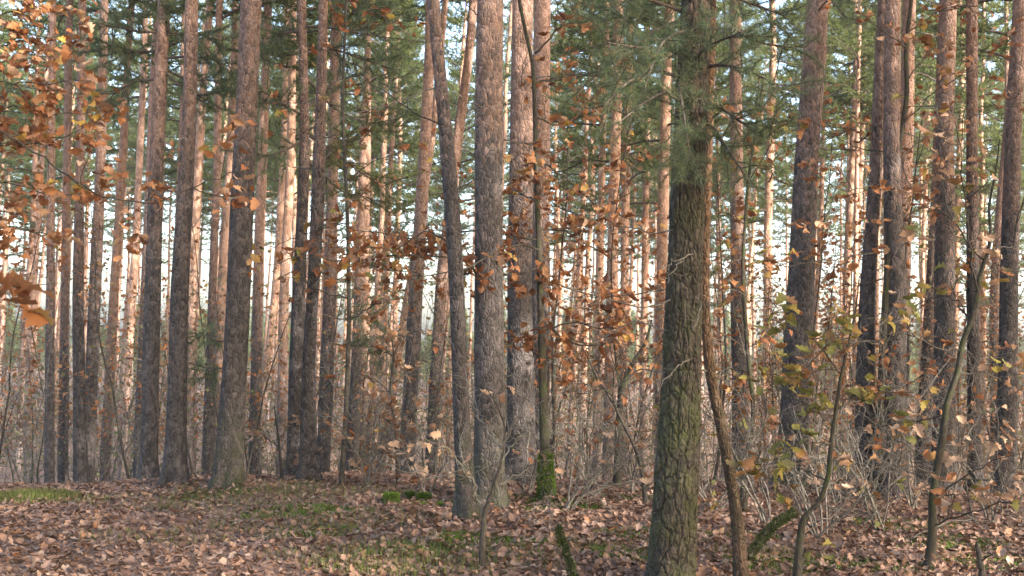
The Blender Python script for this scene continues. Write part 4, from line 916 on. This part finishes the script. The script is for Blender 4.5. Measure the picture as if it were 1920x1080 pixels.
oak_root = [o for o in bpy.data.objects if o.get('label', '').startswith('young oak with bright green moss')][0]
def moss_on(root, pts, r_, n, seed, length=0.03, mm=None):
    rs = np.random.RandomState(seed); nb = MB(); pts = np.asarray(pts); q = smooth_poly(pts, 40)
    i = rs.randint(0, 39, n); c = q[i] + (q[i + 1] - q[i]) * rs.rand(n, 1); t = rs.uniform(0, 6.28, n); ax = norm(q[i + 1] - q[i])
    a = norm(np.cross(ax, np.array([0.3, 0.2, 1.0]) if abs(ax[0, 2]) < 0.8 else np.array([1.0, 0, 0]))); b = np.cross(ax, a); nd = a * np.cos(t)[:, None] + b * np.sin(t)[:, None]
    rr = r_ if np.isscalar(r_) else np.interp(i, np.linspace(0, 39, len(r_)), r_)[:, None]
    needles(nb, c + nd * rr, nd, 3, length, 0.008, 0.5, 0, rs)
    o = link('moss_cover', nb.mesh('moss_cover', [mm or M_moss]), root); o['kind'] = 'stuff'
D = oak_root.location.y; bs = np.array(oak_root.location)
moss_on(oak_root, [np.array([0, 0, -0.02]), P(1024, 900, D) - bs, P(1022, 850, D) - bs], [0.088, 0.07, 0.058], 1800, 6)

def stick(name, label, line, D, rad, mat_, cat='branch', moss=0, group=None, dd=0.0, lift=False, seed=1):
    n = len(line); pts = np.array([P(px, py, D + dd * i / (n - 1)) for i, (px, py) in enumerate(line)])
    if lift:
        for p in pts:
            p[2] = max(p[2], float(terr(p[0], p[1])) + 0.01)
    base = pts[0].copy(); root = empty(name, base); tag(root, label, cat, group)
    q = smooth_poly(pts - base, 24); rs = np.random.RandomState(seed); q[1:-1] += rs.normal(0, rad * 0.12, (22, 3))
    mb = MB(); tube(mb, q, np.linspace(rad, rad * 0.6, 24) * (1 + 0.1 * rs.normal(0, 1, 24)), 10)
    got = []
    if not moss: twigs(mb, q, rs, 0.3, 0.25, rad * 0.35, got)
    link('wood', mb.mesh('wood', [mat_]), root)
    if moss: moss_on(root, pts - base, rad, moss, seed, 0.022, M_moss_dull)
stick('mossy_stub', 'broken mossy sapling stub sticking out of the leaves left of the nearest pine', [(1080, 1100), (1070, 1060), (1056, 1020), (1046, 985)], 7.2, 0.015, M_oakmoss, 'stub', 500)
stick('fallen_branch', 'fallen moss-covered branch beside the forked sapling', [(1400, 1045), (1430, 1010), (1450, 985), (1490, 960)], 8.0, 0.026, M_oakmoss, 'branch', 900, dd=0.6)
stick('dead_stub', 'dark dead stub standing below the rusty leaves at lower right', [(1843, 1100), (1840, 1060), (1832, 1020)], 7.4, 0.024, M_oak, 'stub', 0)
rs = np.random.RandomState(41); TW = []
for k, (x0, y0, x1, y1) in enumerate(((1560, 920, 1690, 1010), (1600, 1000, 1760, 930), (1480, 1030, 1640, 960), (1640, 900, 1560, 985), (1180, 1040, 1320, 1010), (1240, 1055, 1180, 1000), (1690, 1020, 1880, 990), (1530, 985, 1720, 1000),
                                     (1040, 1000, 1010, 930), (640, 960, 720, 945), (960, 990, 1060, 970), (1760, 960, 1900, 1050))):
    a = G(x0, y0)
    b = G(x1, y1); mid = (a + b) / 2 + np.array([0, 0, 0.12 + 0.1 * rs.rand()]); pts = smooth_poly(np.array([a + [0, 0, .02], mid, b + [0, 0, 0.05]]), 18); pts[1:-1] += rs.normal(0, 0.01, (16, 3))
    root = empty('fallen_twig', a); tag(root, 'thin dead twig lying across the fallen leaves', 'twig', 'dead twigs on the ground')
    mb = MB(); tube(mb, pts - a, np.linspace(0.006, 0.002, 18), 5); got = []; twigs(mb, pts - a, rs, 0.25, 0.3, 0.0025, got); link('wood', mb.mesh('wood', [M_dead]), root); TW.append(root)
order_labels(TW, '%s thin dead twig lying on the leaves, counting right from the %s')
def build_haze():
    mb = MB(); x0, x1, y0, y1, z0, z1 = -222, 222, -92, 332, -6.0, 27.0
    v = [(x, y, z) for z in (z0, z1) for x, y in ((x0, y0), (x1, y0), (x1, y1), (x0, y1))]
    mb.add(v, [(3, 2, 1, 0), (4, 5, 6, 7), (0, 1, 5, 4), (1, 2, 6, 5), (2, 3, 7, 6), (3, 0, 4, 7)], 0, False)
    m = bpy.data.materials.new('haze_air'); m.use_nodes = True; n = m.node_tree.nodes; n.remove(n['Principled BSDF'])
    v = n.new('ShaderNodeVolumePrincipled'); v.inputs['Color'].default_value = (0.92, 0.96, 1.0, 1); v.inputs['Density'].default_value = 0.00055; v.inputs['Anisotropy'].default_value = 0.2
    m.node_tree.links.new(v.outputs[0], n['Material Output'].inputs['Volume'])
    o = link('haze', mb.mesh('haze', [m])); tag(o, 'pale autumn haze hanging through the whole stand', 'haze', kind='stuff')
HAZE = True
if HAZE: build_haze()
print('objects', len(bpy.data.objects))
